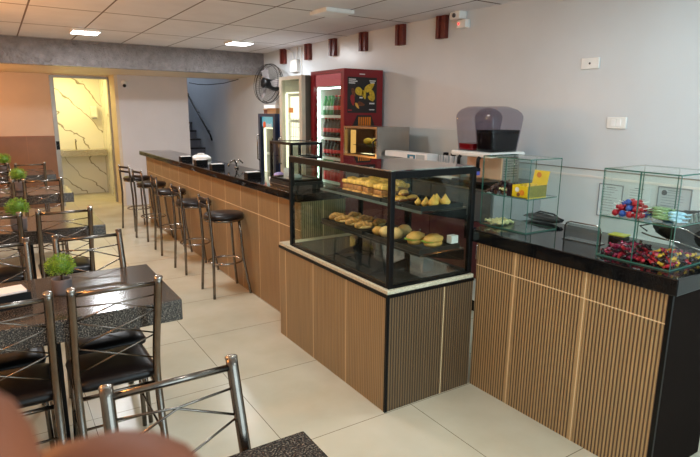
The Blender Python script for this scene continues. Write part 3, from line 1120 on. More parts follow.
for (x, y, rz, lab) in ((1.995, 2.385, .3, 'big split bread roll with lettuce, left one'), (2.04, 2.285, .15, 'big split bread roll at the near end')):
    t = thing('bread_roll', lab, 'bread', (x, y, L + .012), rz, 'big bread rolls on the lower shelf')
    part('top_half', MB().blob(.068, .05, .032, M=T(0, 0, .045), amp=.12, seed=y, shape=lambda q, d: Vector((q.x, q.y, q.z if q.z > 0 else q.z * .4))), 'bread', t)
    part('bottom_half', MB().blob(.064, .046, .024, M=T(0, 0, .024), amp=.1, seed=y + 1), 'bread', t)
    part('lettuce', MB().blob(.06, .046, .008, M=T(-.01, 0.01, .038), amp=.3, fr=8), 'lettuce', t)
tag(bx(2.13, 2.23, L + .03, 2.18, 2.27, L + .075).build('price_tag', 'paper_white'), 'small white card at the near end of the lower shelf', 'card')

# ------------------------------------------------------------------ right counter
rc = thing('service_counter', 'fluted wood service counter with thick black granite top', 'counter', (2.269, 1.072, 0))
part('front_panel', bx(0, .012, 0, .03, 1.088, .885), 'slats_counter', rc)
part('back_panel', bx(.42, .012, 0, .45, 1.088, .885), 'cabinet_grey', rc)
part('end_panel', bx(0, -.002, 0, .45, .012, .885), 'dark_end', rc)
part('corner_strip', bx(-.003, -.006, 0, .010, .012, .885), 'black_metal', rc)
part('worktop', bx(-.03, -.03, .885, .56, 1.14, .958, bev=.005), 'black_granite', rc)


def glass_cab(x, y0, y1, lab, D=.30, Hh=.408, shelf=.185):
    t = thing('glass_cabinet', lab, 'glass cabinet', (x, y0, .9585))
    Wd = y1 - y0
    def pane(nm, a, ax):
        q = bx(*a)
        q.b.faces.ensure_lookup_table()
        for f in q.b.faces:
            f.normal_update()
            f.material_index = 0 if abs(f.normal[ax]) > .9 else 1
        me = q.build(nm, ['clear_glass', 'glass_edge'], t)
        return me
    g_ = .006
    pane('front_pane', (0, 0, .006, g_, Wd / 2 - .001, Hh - g_), 0)
    pane('front_pane', (0, Wd / 2 + .001, .006, g_, Wd, Hh - g_), 0)
    pane('side_pane', (g_, 0, .006, D, g_, Hh - g_), 1)
    pane('side_pane', (g_, Wd - g_, .006, D, Wd, Hh - g_), 1)
    pane('divider', (g_, Wd / 2 - g_ / 2, .006, D * .98, Wd / 2 + g_ / 2, Hh - g_), 1)
    pane('top_pane', (0, 0, Hh - g_, D, Wd, Hh), 2)
    pane('bottom_pane', (0, 0, 0, D, Wd, .006), 2)
    pane('shelf', (g_, g_, shelf, D - .01, Wd - g_, shelf + g_), 2)
    return t


glass_cab(2.385, 1.925, 2.265, 'left glass cabinet on the granite counter, with yellow box', D=.265)
glass_cab(2.322, 1.122, 1.462, 'right glass cabinet on the granite counter, with wrapped sweets', D=.33)
SZ = .9585 + .185 + .0065
BZ = .9585 + .0065

# sweets
def sweet_mesh(mat, r=.011, nm='wrapped_sweet'):
    q = MB()
    q.blob(r * 1.25, r, r * .8, amp=.15, seg=8)
    for s in (-1, 1):
        q.lathe([(r * .25, 0), (r * .75, r * .9)], 6, M=T(s * r * 1.1, 0, 0) @ Ry(s * R(90)))
    o = q.build(nm, mat)
    return o


def pile(x0, y0, x1, y1, z, n_, mats, label, group, r=.011, layers=3, nm='wrapped_sweet', cat='sweet'):
    protos = [sweet_mesh(m_, r, nm) for m_ in mats]
    used = [False] * len(protos)
    step = r * 2.15
    cells = []
    for ly in range(layers):
        ins = ly * r * 1.5
        nx = max(1, int((x1 - x0 - 2 * ins) / step))
        ny = max(1, int((y1 - y0 - 2 * ins) / step))
        for i in range(nx):
            for j in range(ny):
                cells.append((x0 + ins + (i + .5) * (x1 - x0 - 2 * ins) / nx, y0 + ins + (j + .5) * (y1 - y0 - 2 * ins) / ny, z + r * .85 + ly * r * 1.5))
    if len(cells) > n_:
        cells = cells[-n_:] if False else [cells[int(i * len(cells) / n_)] for i in range(n_)]
    for (x, y, zz) in cells:
        k = random.randrange(len(protos))
        o = protos[k] if not used[k] else protos[k].copy()
        if used[k]:
            COL.objects.link(o)
        used[k] = True
        o.location = (x + random.uniform(-.3, .3) * r, y + random.uniform(-.3, .3) * r, zz + random.uniform(.1, .35) * r)
        o.rotation_euler = (random.uniform(-.6, .6), random.uniform(-.6, .6), random.uniform(0, PI))
        c = mats[k].split('_')[0]
        tag(o, label.format(c=c), cat, group.format(c=c))
    for k, u in enumerate(used):
        if not u:
            bpy.data.objects.remove(protos[k])


pile(2.335, 1.30, 2.56, 1.452, BZ, 125, ['pink_wrap', 'pink_wrap', 'red_wrap', 'dark_wrap', 'dark_wrap'], '{c} wrapped sweet, lower left compartment of the right glass cabinet', '{c} sweets in the lower left compartment', r=.0098)
pile(2.335, 1.135, 2.60, 1.283, BZ, 135, ['pink_wrap', 'dark_wrap', 'yellow_wrap', 'dark_wrap', 'red_wrap', 'dark_wrap'], '{c} wrapped sweet, lower right compartment of the right glass cabinet', '{c} sweets in the lower right compartment', r=.0098)
pile(2.40, 2.11, 2.56, 2.25, SZ, 100, ['brown_wrap', 'brown_wrap', 'brown_wrap', 'dark_wrap', 'dark_wrap', 'cream_wrap'], '{c} wrapped chocolate on the left glass cabinet shelf', '{c} chocolates in the left glass cabinet', r=.0115, layers=4, nm='wrapped_chocolate')
pile(2.41, 2.13, 2.53, 2.24, BZ + .002, 13, ['cream_wrap'], '{c} wrapped bonbon at the bottom of the left glass cabinet', '{c} bonbons at the bottom of the left cabinet', r=.0135, layers=1, nm='wrapped_bonbon')
# lollipops on the right cabinet's shelf
k = 0
for ly in range(3):
    for i in range(4 - ly):
        for j in range(4 - ly):
            x = 2.355 + ly * .018 + i * .036
            y = 1.305 + ly * .017 + j * .034
            z = SZ + .0155 + ly * .024
            k += 1
            m_ = 'blue_wrap' if k % 3 == 0 else 'red_wrap'
            a = random.uniform(0, 2 * PI)
            c = m_.split('_')[0]
            t = thing('lollipop', f'{c} wrapped lollipop with white stick, upper left of right glass cabinet', 'lollipop', (x, y, z), a, f'{c} lollipops in the right glass cabinet')
            q = MB()
            q.blob(.0155, .0155, .0155, amp=.1, seg=10)
            q.lathe([(.004, .0), (.011, .014)], 6, M=T(.014, 0, 0) @ Ry(R(90)))
            part('candy', q, m_, t)
            e = min(.045, max(.02, .04))
            part('stick', MB().tube([(.014, 0, 0), (.014 + e, 0, .012)], .0017, 5), 'paper_white', t)


def sachet(x, y, z, rz, s, mat, lab, nm='snack_packet', cat='packet', grp=None, tilt=0):
    q = MB()
    q.blob(.05 * s, .03 * s, .012 * s, amp=.2, fr=3, seed=x * 31 + y * 7, seg=12)
    for sx in (-1, 1):
        q.box(sx * .058 * s - .008 * s, -.028 * s, -.001, sx * .058 * s + .008 * s, .028 * s, .001)
    o = q.build(nm, mat, loc=(x, y, z), rot=(tilt, 0, rz))
    tag(o, lab, cat, grp)


for i in range(4):
    sachet(2.40 + i * .012, 1.225 + i * .006, SZ + .0165 + i * .011, R(80 + i * 9), .8, 'green_wrap', ['green and white packet lying lowest beside the divider', 'green and white packet, second of the small stack', 'green and white packet, third of the small stack', 'green and white packet on top of the small stack'][i], grp='green packets on the shelf')
for i in range(3):
    sachet(2.40 + i * .018, 1.165 + i * .006, SZ + .0165 + i * .011, R(60 + i * 22), .78, 'sky_wrap', ['pale blue packet lying lowest near the corner', 'pale blue packet in the middle of its stack', 'pale blue packet on top of its stack'][i], grp='pale blue packets on the shelf')
for i in range(6):
    q = bx(-.028, -.005, 0, .028, .005, .034, bev=.002)
    o = q.build('foil_strip', 'silver_wrap', loc=(2.46 + i * .038, 1.14, SZ + .001), rot=(R(-12), 0, R(20)))
    tag(o, 'dark silver foil strip standing by the side pane of the right cabinet', 'sweet', 'foil strips along the side pane')
sachet(2.52, 1.25, SZ + .014, .4, .8, 'teal_wrap', 'small teal packet behind the green ones')

# yellow sweets box in the left cabinet
yb = thing('sweets_box', 'yellow open display box with raised lid, left glass cabinet', 'box', (2.40, 1.945, SZ))
q = MB()
q.box(0, 0, 0, .16, .105, .004)
q.box(0, .0, 0, .003, .105, .068)
part('front_wall', q, 'yellow_card', yb)
q = MB()
q.box(.003, 0, .004, .16, .003, .068)
part('side_wall', q, 'olive_card', yb)
part('far_wall', bx(.003, .102, .004, .16, .105, .068), 'yellow_card', yb)
q = MB()
q.box(0, 0, 0, .004, .1, .085)
part('lid', q, 'yellow_card', yb).matrix_local = T(.157, .002, .06) @ Ry(R(14))
for (a, b, r_, m_) in ((.035, .03, .016, 'orange_card'), (.07, .045, .014, 'text_white'), (.06, .018, .011, 'filling')):
    part('printed_mark', MB().tube([(-.001, a, b), (-.0025, a, b)], r_, 12), m_, yb)
part('printed_mark', MB().tube([(.152, .05, .12), (.150, .05, .12)], .016, 12), 'orange_card', yb)
q = MB()
for i in range(12):
    q.blob(.014, .011, .01, M=T(.02 + (i % 4) * .038, .02 + (i // 4) * .03, .06), amp=.3, seed=i, seg=8)
part('contents', q, 'yellow_wrap', yb)
o = part('contents_dark', bx(.005, .005, .005, .155, .1, .05), 'olive_card', yb)
tag(bx(2.40, 2.053, SZ + .0005, 2.46, 2.088, SZ + .07).build('dark_sweets_box', 'dark_wrap'), 'small dark box between the chocolates and the yellow box', 'box')

# loose items on the granite
ar = thing('acrylic_card_holder', 'clear card holder with rounded metal rim between the glass cabinets', 'card holder', (2.50, 1.66, .9585), R(4))
pts = [(0, -.10, 0), (0, -.10, .07), (0, -.09, .088), (0, -.07, .095), (0, .07, .095), (0, .09, .088), (0, .10, .07), (0, .10, 0)]
part('wire_rim', MB().tube(pts, .0035, 8), 'chrome', ar)
part('panel', bx(-.0015, -.097, .003, .0015, .097, .088), 'acrylic', ar)
part('base_plate', bx(-.02, -.1, 0, .05, .1, .004), 'acrylic', ar)
bt = thing('black_bag', 'black shiny pouch inside and behind the left glass cabinet', 'bag', (2.80, 2.11, .9585))
part('body', MB().blob(.05, .13, .022, M=T(-.03, 0, .026), amp=.3, fr=2, seg=24), 'black_leather', bt)
part('strap', MB().tube([(-.0, .10, .03), (-.0, .05, .055), (-.0, -.05, .052), (-.0, -.11, .02)], .006, 6), 'black_leather', bt)
cs = thing('card_machine', 'black card machine with yellow green top edge behind the sweets', 'card machine', (2.575, 1.512, .959))
M_ = Rz(R(5))
part('body', MB().box(-.02, -.04, 0, .05, .04, .05, bev=.008, M=M_), 'black_plastic', cs)
part('top_edge', MB().box(-.022, -.042, .05, .05, .042, .058, bev=.003, M=M_), 'label_yellow', cs, 'yellow green rim')
hb = thing('black_handbag', 'large black bag slumped behind the right glass cabinet', 'bag', (2.74, 1.27, .972))
def bagshape(q, d):
    return Vector((q.x * (1 - .35 * max(0, d.z)), q.y * (1 - .25 * max(0, d.z)), q.z))
part('body', MB().blob(.05, .20, .10, M=T(0, -.05, .095), amp=.2, fr=2, seed=3, shape=bagshape, seg=20), 'black_leather', hb)
part('flap', MB().blob(.03, .12, .03, M=T(-.01, .0, .15) @ Rx(.1), amp=.2, fr=3, seg=16), 'black_leather', hb)
part('metal_handle', MB().tube([(-.03, .17, .06), (-.05, .2, .085), (-.05, .13, .11), (-.05, -.02, .105), (-.055, -.14, .06)], .004, 7), 'chrome', hb)
part('metal_handle', MB().tube([(-.04, .19, .05), (-.06, .13, .045), (-.065, .0, .04), (-.06, -.12, .02)], .004, 7), 'chrome', hb)

# ------------------------------------------------------------------ back worktop and what stands on it
bk = thing('back_worktop', 'dark worktop with maroon and grey cupboards along the right wall', 'worktop', (3.15, 2.86, 0))
part('slab', bx(-.03, 0, 1.03, .576, 2.16, 1.07, bev=.004), 'black_granite', bk)
part('plinth', bx(.04, .02, 0, .575, 2.14, .1), 'black_plastic', bk)
part('carcass', bx(.02, .02, .1, .575, 2.14, 1.03), 'cabinet_grey', bk)
for i in range(3):
    y0 = .03 + i * .70
    part('drawer_front', bx(0, y0, .77, .02, y0 + .69, 1.01), 'drawer_grey', bk, 'dark grey drawer front')
    o = part('cupboard_door', bx(0, y0, .30, .02, y0 + .69, .76), 'cabinet_maroon', bk, 'maroon upper cupboard door')
    part('door_handle', MB().tube([(-.0, y0 + .1, .46), (-.02, y0 + .1, .47), (-.02, y0 + .1, .58), (0, y0 + .1, .59)], .005, 6), 'chrome', o)
    part('lower_door', bx(0, y0, .11, .02, y0 + .69, .29), 'white_paint', bk, 'pale lower cupboard door')
sp_ = MB().box(WX - .02, 3.2, 1.072, WX - .004, 4.98, 1.455)
tag(sp_.build('splashback', 'lower_tiles'), 'pale grey panel on the wall behind the worktop', 'wall panel')

wm = thing('pastry_warmer', 'steel pastry warmer with glass door and yellow lit pastries', 'food warmer', (3.0 + .09, 4.33, 1.0705))
wmX, wmY, wmH = .40, .60, .40
q = MB()
q.box(.012, 0, 0, wmX, .012, wmH)
q.box(.012, wmY - .012, 0, wmX, wmY, wmH)
q.box(wmX - .012, .012, 0, wmX, wmY - .012, wmH)
q.box(.012, .012, wmH - .02, wmX - .012, wmY - .012, wmH)
q.box(.012, .012, 0, wmX - .012, wmY - .012, .03)
part('casing', q, 'stainless', wm)
part('inner_back', bx(wmX - .03, .02, .04, wmX - .02, wmY - .02, wmH - .03), 'filling', wm)
q = MB()
q.box(0, 0, .02, .012, .02, wmH)
q.box(0, wmY - .02, .02, .012, wmY, wmH)
q.box(0, .02, wmH - .02, .012, wmY - .02, wmH)
q.box(0, .02, .02, .012, wmY - .02, .04)
d = part('door', q, 'chrome', wm)
part('door_glass', bx(.004, .02, .04, .008, wmY - .02, wmH - .02), 'door_glass', d)
part('door_handle', MB().tube([(0, .01, .1), (-.035, .01, .12), (-.035, .01, .26), (0, .01, .28)], .008, 6), 'black_plastic', d)
part('lamp', bx(.05, wmY - .13, .05, .07, wmY - .06, wmH - .04), 'warmer_lamp', wm, 'orange glowing side lamp')
for z in (.06, .21):
    part('rack', bx(.03, .02, z, wmX - .03, wmY - .14, z + .004), 'dark_tray', wm)
for (y, z, s, lab) in ((4.47, .065, 1.0, 'yellow pastry on the lower rack of the warmer, near end'), (4.62, .065, .9, 'yellow pastry on the lower rack of the warmer, far end'), (4.48, .215, 1.0, 'yellow pastry on the upper rack of the warmer, near end'), (4.62, .215, .9, 'yellow pastry on the upper rack of the warmer, far end')):
    o = MB().blob(.05, .062 * s, .036 * s, M=T(0, 0, .034 * s), amp=.2, seed=y + z).build('warm_pastry', 'chip_yellow', loc=(3.19, y, 1.0705 + z + .006))
    tag(o, lab, 'pastry', 'pastries in the warmer')

wx = thing('foil_box', 'long white carton with a blue label on the back worktop', 'carton', (3.20, 3.68, 1.0705 + .095))
part('carton', bx(-.03, 0, 0, .10, .62, .085, bev=.003), 'paper_white', wx)
part('blue_label', bx(-.0315, .16, .015, -.030, .27, .07), 'header_blue' if False else 'teal_wrap', wx)
part('label_window', bx(-.0325, .185, .03, -.0315, .235, .055), 'text_white', wx)
part('printed_end', bx(-.0315, .03, .01, -.030, .15, .075), 'paper_shade', wx)
wy = thing('flat_carton', 'pale grey flat carton underneath the long white carton', 'carton', (3.20, 3.66, 1.0705))
part('carton', bx(-.04, 0, 0, .11, .65, .094, bev=.003), 'paper_cool', wy)
part('tape', bx(-.0415, .35, .0, -.0395, .40, .094), 'paper_shade', wy)
# cups and straws
cupm = [(.026, 0), (.034, .085), (.036, .088), (.032, .088)]
for i, (y, lab) in enumerate(((3.73, 'leftmost white cup with straws'), (3.66, 'middle white cup with straws'), (3.59, 'white cup with straws nearest the juice machine'))):
    t = thing('straw_cup', lab, 'cup', (3.40, y, 1.0705), 0, 'cups with straws on the back worktop')
    part('cup', MB().lathe([(0, 0)] + cupm, 14), 'paper_white', t)
    for j in range(5):
        a = j * 1.3
        part('straw', MB().tube([(.01 * math.cos(a), .01 * math.sin(a), .01), (.03 * math.cos(a), .03 * math.sin(a), .165)], .004, 5), 'paper_white', t)
for (y, lab) in ((3.86, 'left black lidded jar behind the straw cups'), (3.76, 'right black lidded jar behind the straw cups')):
    t = thing('lidded_jar', lab, 'jar', (3.56, y, 1.0705), 0, 'jars behind the straw cups')
    part('jar', MB().lathe([(0, 0), (.02, 0), (.02, .13), (.014, .15)], 12), 'paper_shade', t)
    part('lid', MB().lathe([(.026, .15), (.026, .175), (0, .178)], 12), 'black_plastic', t)

# juice dispenser
jd = thing('juice_dispenser', 'two bowl juice dispenser, one bowl red and one nearly black', 'juice dispenser', (3.12, 2.90, 1.0705))
JW, JD = .41, .36
part('body', bx(.17, .02, 0, JD, JW - .02, .204), 'stainless', jd)
q = MB()
for i in range(7):
    for j in range(4):
        q.box(.185 + j * .04, .0185, .05 + i * .02, .215 + j * .04, .0195, .056 + i * .02)
part('vents', q, 'text_dark', jd, 'rows of dark slots')
part('top_tray', bx(-.015, -.015, .205, JD + .02, JW, .245, bev=.012), 'white_plastic', jd)
part('drip_tray', bx(-.03, .03, 0, .15, JW - .04, .02), 'black_plastic', jd)
part('backing_plate', bx(.155, .02, .03, .17, JW - .02, .20), 'peach_plastic', jd)


def bowl(y0, y1, lvl, mat, lab):
    def prof(s, z):
        k = z / .33
        return s
    x0, x1 = 0.0, JD + .01
    poly = []
    def outline(ins, zmin, zmax):
        pts = []
        hh = .36
        n_ = 24
        for i in range(n_ + 1):
            u = i / n_
            pts.append((x0 + ins + (x1 - x0 - 2 * ins) * u, 0))
        return pts
    def ring(z, ins):
        # narrower at the foot, wide at the shoulder, domed above
        k = min(1, z / .25)
        a0 = x0 + .03 * (1 - k) + ins
        a1 = x1 - .04 * (1 - k) - ins
        b0 = y0 + .012 * (1 - k) + ins
        b1 = y1 - .012 * (1 - k) - ins
        if z > .26:
            s = (z - .26) / .09
            e = math.sqrt(max(0, 1 - s * s))
            a0 += .10 * (1 - e) * 1.2
            a1 -= .20 * (1 - e)
            b0 += .07 * (1 - e)
            b1 -= .07 * (1 - e)
        pts = []
        cr_ = .035
        for (cx_, cy_, a) in ((a1 - cr_, b1 - cr_, 0), (a0 + cr_, b1 - cr_, 90), (a0 + cr_, b0 + cr_, 180), (a1 - cr_, b0 + cr_, 270)):
            for i in range(5):
                t = R(a + i * 22.5)
                pts.append((cx_ + cr_ * math.cos(t), cy_ + cr_ * math.sin(t)))
        return pts
    def solid(z0, z1, ins, n_):
        q = MB()
        rings = []
        for i in range(n_ + 1):
            z = z0 + (z1 - z0) * i / n_
            rings.append([q.b.verts.new((x, y, .246 + z)) for x, y in ring(z, ins)])
        m = len(rings[0])
        for i in range(n_):
            for k in range(m):
                f = q.b.faces.new((rings[i][k], rings[i][(k + 1) % m], rings[i + 1][(k + 1) % m], rings[i + 1][k]))
                f.smooth = True
        q.b.faces.new(rings[0][::-1])
        q.b.faces.new(rings[-1])
        return q
    o = part('bowl', solid(0, .345, 0, 14), 'bowl_glass', jd, lab)
    part('juice', solid(.004, lvl, .006, 6), mat, o)
    yc = (y0 + y1) / 2
    o2 = part('tap', MB().tube([(.02, yc, .23), (-.02, yc, .19), (-.02, yc, .12)], .014, 8).box(-.045, yc - .012, .10, .0, yc + .012, .125), 'black_plastic', jd)
    part('tap_lever', bx(-.04, yc - .02, .07, -.01, yc + .02, .10, bev=.005), 'blue_tap', o2)


bowl(.0, .20, .165, 'dark_juice', 'clear bowl half full of nearly black juice')
bowl(.212, .405, .055, 'red_juice', 'clear bowl with a little red juice')
lb = MB().box(-.01, 0, 0, .05, .36, .02, bev=.006)
tag(lb.build('white_tray', 'white_plastic', loc=(3.14, 3.285, 1.0715)), 'narrow white tray at the front of the back worktop', 'tray')
ct = thing('peach_cup', 'peach coloured plastic cup beside the juice machine', 'cup', (3.26, 3.40, 1.0705))
part('cup', MB().lathe([(0, 0), (.035, 0), (.042, .1), (.038, .1)], 14), 'peach_plastic', ct)
part('rim', MB().lathe([(.043, .098), (.045, .103), (.041, .104)], 14), 'peach_plastic', ct)

# papers on the right wall
def paper(y0, y1, z0, z1, mat, lab, frame, dark=False):
    t = thing('wall_notice', lab, 'notice', (WX - .012, y0, z0), 0)
    w_, h_ = y1 - y0, z1 - z0
    part('sheet', bx(-.004, 0, 0, -.001, w_, h_), mat, t)
    if frame:
        q = MB()
        q.box(-.008, -.006, -.006, 0, 0, h_ + .006)
        q.box(-.008, w_, -.006, 0, w_ + .006, h_ + .006)
        q.box(-.008, 0, -.006, 0, w_, 0)
        q.box(-.008, 0, h_, 0, w_, h_ + .006)
        part('frame', q, 'text_grey', t)
    q = MB()
    n_ = 9
    random.seed(int(y0 * 100))
    for i in range(n_):
        z = h_ * (.86 - i * .085)
        ww = w_ * random.uniform(.45, .8)
        q.box(-.0048, w_ * .9 - ww, z - .0015, -.004, w_ * .9, z + .0015)
    q.box(-.0048, w_ * .3, h_ * .91, -.004, w_ * .7, h_ * .935)
    part('printed_lines', q, 'text_grey', t)
    if dark:
        part('seal', MB().tube([(-.004, w_ * .82, h_ * .84), (-.005, w_ * .82, h_ * .84)], .018, 16), 'text_dark', t)


paper(2.19, 2.365, .875, 1.105, 'paper_cool', 'pale notice on the wall, leftmost behind the lollipops', True)
paper(1.99, 2.15, .90, 1.12, 'paper_cool', 'pale notice on the wall, middle of three', False)
paper(1.73, 1.935, .92, 1.132, 'paper_shade', 'framed grey notice with a round seal, rightmost of three', True, True)


# ------------------------------------------------------------------ bar stools
def make_stool():
    t = thing('bar_stool', 'bar stool', 'bar stool', (0, 0, 0))
    part('seat', MB().lathe([(0, .685), (.165, .685), (.175, .694), (.176, .708), (.165, .726), (.1, .734), (0, .736)], 28), 'black_vinyl_brown', t)
    q = MB()
    q.tube([(.165 * math.cos(a), .165 * math.sin(a), .676) for a in (2 * PI * k / 28 for k in range(28))], .011, 8, closed=True)
    part('seat_ring', q, 'worn_steel', t)
    for (sx, sy) in ((1, 1), (1, -1)):
        q = MB().tube([(sx * .10, sy * .10, .676), (sx * .112, sy * .112, .55), (sx * .125, sy * .125, .32), (sx * .165, sy * .165, .012), (sx * .166, sy * .166, .0)], .0115, 8)
        part('leg', q, 'worn_steel', t)
    for sy in (1, -1):
        q = MB().tube([(-.178, sy * .122, .89), (-.172, sy * .124, .79), (-.165, sy * .125, .69), (-.155, sy * .132, .5), (-.158, sy * .145, .3), (-.170, sy * .165, .0)], .0125, 8)
        part('leg', q, 'worn_steel', t)
    for z, x in ((.862, -.176), (.805, -.173)):
        part('back_rail', MB().box(x - .006, -.118, z - .014, x + .006, .118, z + .014, bev=.004), 'black_vinyl_brown', t)
    q = MB()
    q.tube([(.148 * math.cos(a), .148 * math.sin(a), .29) for a in (2 * PI * k / 32 for k in range(32))], .0085, 8, closed=True)
    part('footrest', q, 'chrome', t)
    return t


s0 = make_stool()
names = ['black seated bar stool nearest the display case', 'second bar stool from the display case', 'middle bar stool of the five along the bar', 'fourth bar stool from the display case', 'furthest bar stool, in front of the pale partition']
for i, (y, x, rz) in enumerate(((4.60, 1.63, 0), (5.45, 1.62, .06), (6.33, 1.62, -.02), (7.14, 1.60, .22), (7.86, 1.575, .32))):
    if i == 0:
        s0.location = (x, y, 0)
        s0['label'] = names[0]
        s0['group'] = 'bar stools in a row along the bar'
    else:
        dup(s0, (x, y, 0), rz, names[i], 'bar stools in a row along the bar')


# ------------------------------------------------------------------ chairs and tables
def make_chair():
    """back towards -Y, seat towards +Y, seat rear edge at y = 0"""
    t = thing('dining_chair', 'chair', 'chair', (0, 0, 0))
    hw = .16
    prof = [(-.15, .94), (-.125, .86), (-.075, .72), (-.025, .58), (-.005, .46), (-.03, .33), (-.075, .18), (-.135, 0)]
    def ya(z):
        for (y1, z1), (y2, z2) in zip(prof, prof[1:]):
            if z2 <= z <= z1:
                return y2 + (y1 - y2) * (z - z2) / (z1 - z2)
        return prof[0][0]
    for s in (-1, 1):
        # smooth the post
        pts = []
        for i in range(len(prof) - 1):
            (y1, z1), (y2, z2) = prof[i], prof[i + 1]
            for k in range(3):
                u = k / 3
                pts.append((s * hw, y1 + (y2 - y1) * u, z1 + (z2 - z1) * u))
        pts.append((s * hw, prof[-1][0], 0))
        for _ in range(2):
            pts = [pts[0]] + [tuple((a + 2 * b + c) / 4 for a, b, c in zip(pts[i - 1], pts[i], pts[i + 1])) for i in range(1, len(pts) - 1)] + [pts[-1]]
        o = part('back_leg', MB().tube(pts, .0165, 14), 'worn_steel', t)
        part('end_cap', MB().lathe([(.0175, 0), (.0175, .006), (.012, .010), (0, .011)], 14, M=T(s * hw, -.1505, .936) @ Rx(.25)), 'chrome', o)
    part('top_rail', MB().tube([(-hw, ya(.915), .915), (hw, ya(.915), .915)], .0095, 10), 'worn_steel', t)
    zb, zc, zd, ze = .862, .79, .665, .535
    P = lambda x, z: (x, ya(z), z)
    rods = [[P(-hw, zb), P(0, zb - .012), P(hw, zb)], [P(-hw, zc), P(0, zb - .014), P(hw, zc)],
            [P(-hw, zc), P(hw, zd)], [P(hw, zc), P(-hw, zd)], [P(-hw, zd), P(hw, ze)], [P(hw, zd), P(-hw, ze)]]
    for r_ in rods:
        part('back_rod', MB().tube(r_, .0036, 6), 'worn_steel', t)
    # cushion
    q = MB()
    W_, D_ = .175, .355
    rings = []
    for (ins, z) in ((.012, .425), (.0, .435), (-.002, .452), (.01, .468), (.04, .478), (.09, .483)):
        pts = []
        cr_ = .05
        a0, a1, b0, b1 = -W_ + ins, W_ - ins, -.0 + ins + .015, D_ - ins
        for (cx_, cy_, a) in ((a1 - cr_, b1 - cr_, 0), (a0 + cr_, b1 - cr_, 90), (a0 + cr_, b0 + cr_, 180), (a1 - cr_, b0 + cr_, 270)):
            for i in range(5):
                tt = R(a + i * 22.5)
                pts.append((cx_ + cr_ * math.cos(tt), cy_ + cr_ * math.sin(tt)))
        rings.append([q.b.verts.new((x, y, z)) for x, y in pts])
    m = len(rings[0])
    for i in range(len(rings) - 1):
        for k in range(m):
            q.b.faces.new((rings[i][k], rings[i][(k + 1) % m], rings[i + 1][(k + 1) % m], rings[i + 1][k])).smooth = True
    q.b.faces.new(rings[0][::-1])
    q.b.faces.new(rings[-1]).smooth = True
    part('seat', q, 'black_leather', t)
    q = MB()
    q.tube([(-.15, .0, .412), (-.15, .345, .412), (.15, .345, .412), (.15, .0, .412)], .0105, 8, closed=True)
    part('seat_frame', q, 'worn_steel', t)
    for s in (-1, 1):
        part('front_leg', MB().tube([(s * .15, .335, .412), (s * .155, .35, .2), (s * .16, .365, 0)], .0115, 8), 'worn_steel', t)
        part('side_stretcher', MB().tube([(s * .16, -.07, .19), (s * .157, .35, .19)], .006, 6), 'worn_steel', t)
    part('cross_stretcher', MB().tube([(-.157, .14, .19), (.157, .14, .19)], .006, 6), 'worn_steel', t)
    return t


c0 = make_chair()
C = [  # x centre, y of the seat's rear edge, rotation, label
    (.337, 2.36, 0, 'chrome chair with crossed rods at the near side of the first full table'),
    (-.06, 2.36, 0, 'chrome chair at the left edge, near side of the first full table'),
    (.371, 3.105, PI, 'chair on the far side of the nearest full table, nearer the aisle'),
    (-.085, 3.105, PI, 'chair on the far side of the nearest full table, at the left edge'),
    (.345, 4.31, 0, 'chair at the near side of the second table, nearer the aisle'),
    (-.085, 4.28, 0, 'chair at the near side of the second table, at the left edge'),
    (.345, 6.32, 0, 'chair at the near side of the third table, nearer the aisle'),
    (-.07, 6.32, 0, 'chair at the near side of the third table, at the left edge'),
    (-.07, 7.08, PI, 'chair on the far side of the third table'),
    (.335, 8.26, 0, 'chair at the near side of the back table, nearer the aisle'),
    (-.07, 8.30, 0, 'chair at the near side of the back table, at the left edge'),
    (-.07, 9.07, PI, 'chair on the far side of the back table, against the brown panelling'),
    (.322, 1.195, PI, 'chrome chair back in the foreground beside the corner of the nearest table'),
]
for i, (x, y, rz, lab) in enumerate(C):
    if i == 0:
        c0.location = (x, y, 0)
        c0['label'] = lab
        c0['group'] = 'chrome dining chairs with black seats'
    else:
        dup(c0, (x, y, 0), rz, lab, 'chrome dining chairs with black seats')


def table(y0, y1, x1, lab, x0=-.60, lx=.737):
    t = thing('dining_table', lab, 'table', (x0, y0, 0), 0, 'granite topped tables')
    Lx, Ly = x1 - x0, y1 - y0
    part('tabletop', bx(0, 0, .653, Lx, Ly, .753, bev=.004), 'table_granite', t)
    for xx in (.18, lx):
        q = MB()
        q.box(xx - .018, Ly / 2 - .03, .02, xx + .018, Ly / 2 + .03, .652)
        part('leg', q, 'black_metal', t)
        part('foot', bx(xx - .018, Ly / 2 - .22, 0, xx + .018, Ly / 2 + .22, .02), 'black_metal', t)


table(.50, 1.19, .622, 'granite table cut off at the bottom edge of the picture', lx=.70)
table(2.427, 3.13, .645, 'speckled granite table with napkin holder, nearest full table')
table(4.432, 5.08, .635, 'second granite table from the camera')
table(6.391, 7.09, .632, 'third granite table, narrow in view, with small plant')
table(8.41, 9.08, .64, 'back granite table by the brown wall panelling')


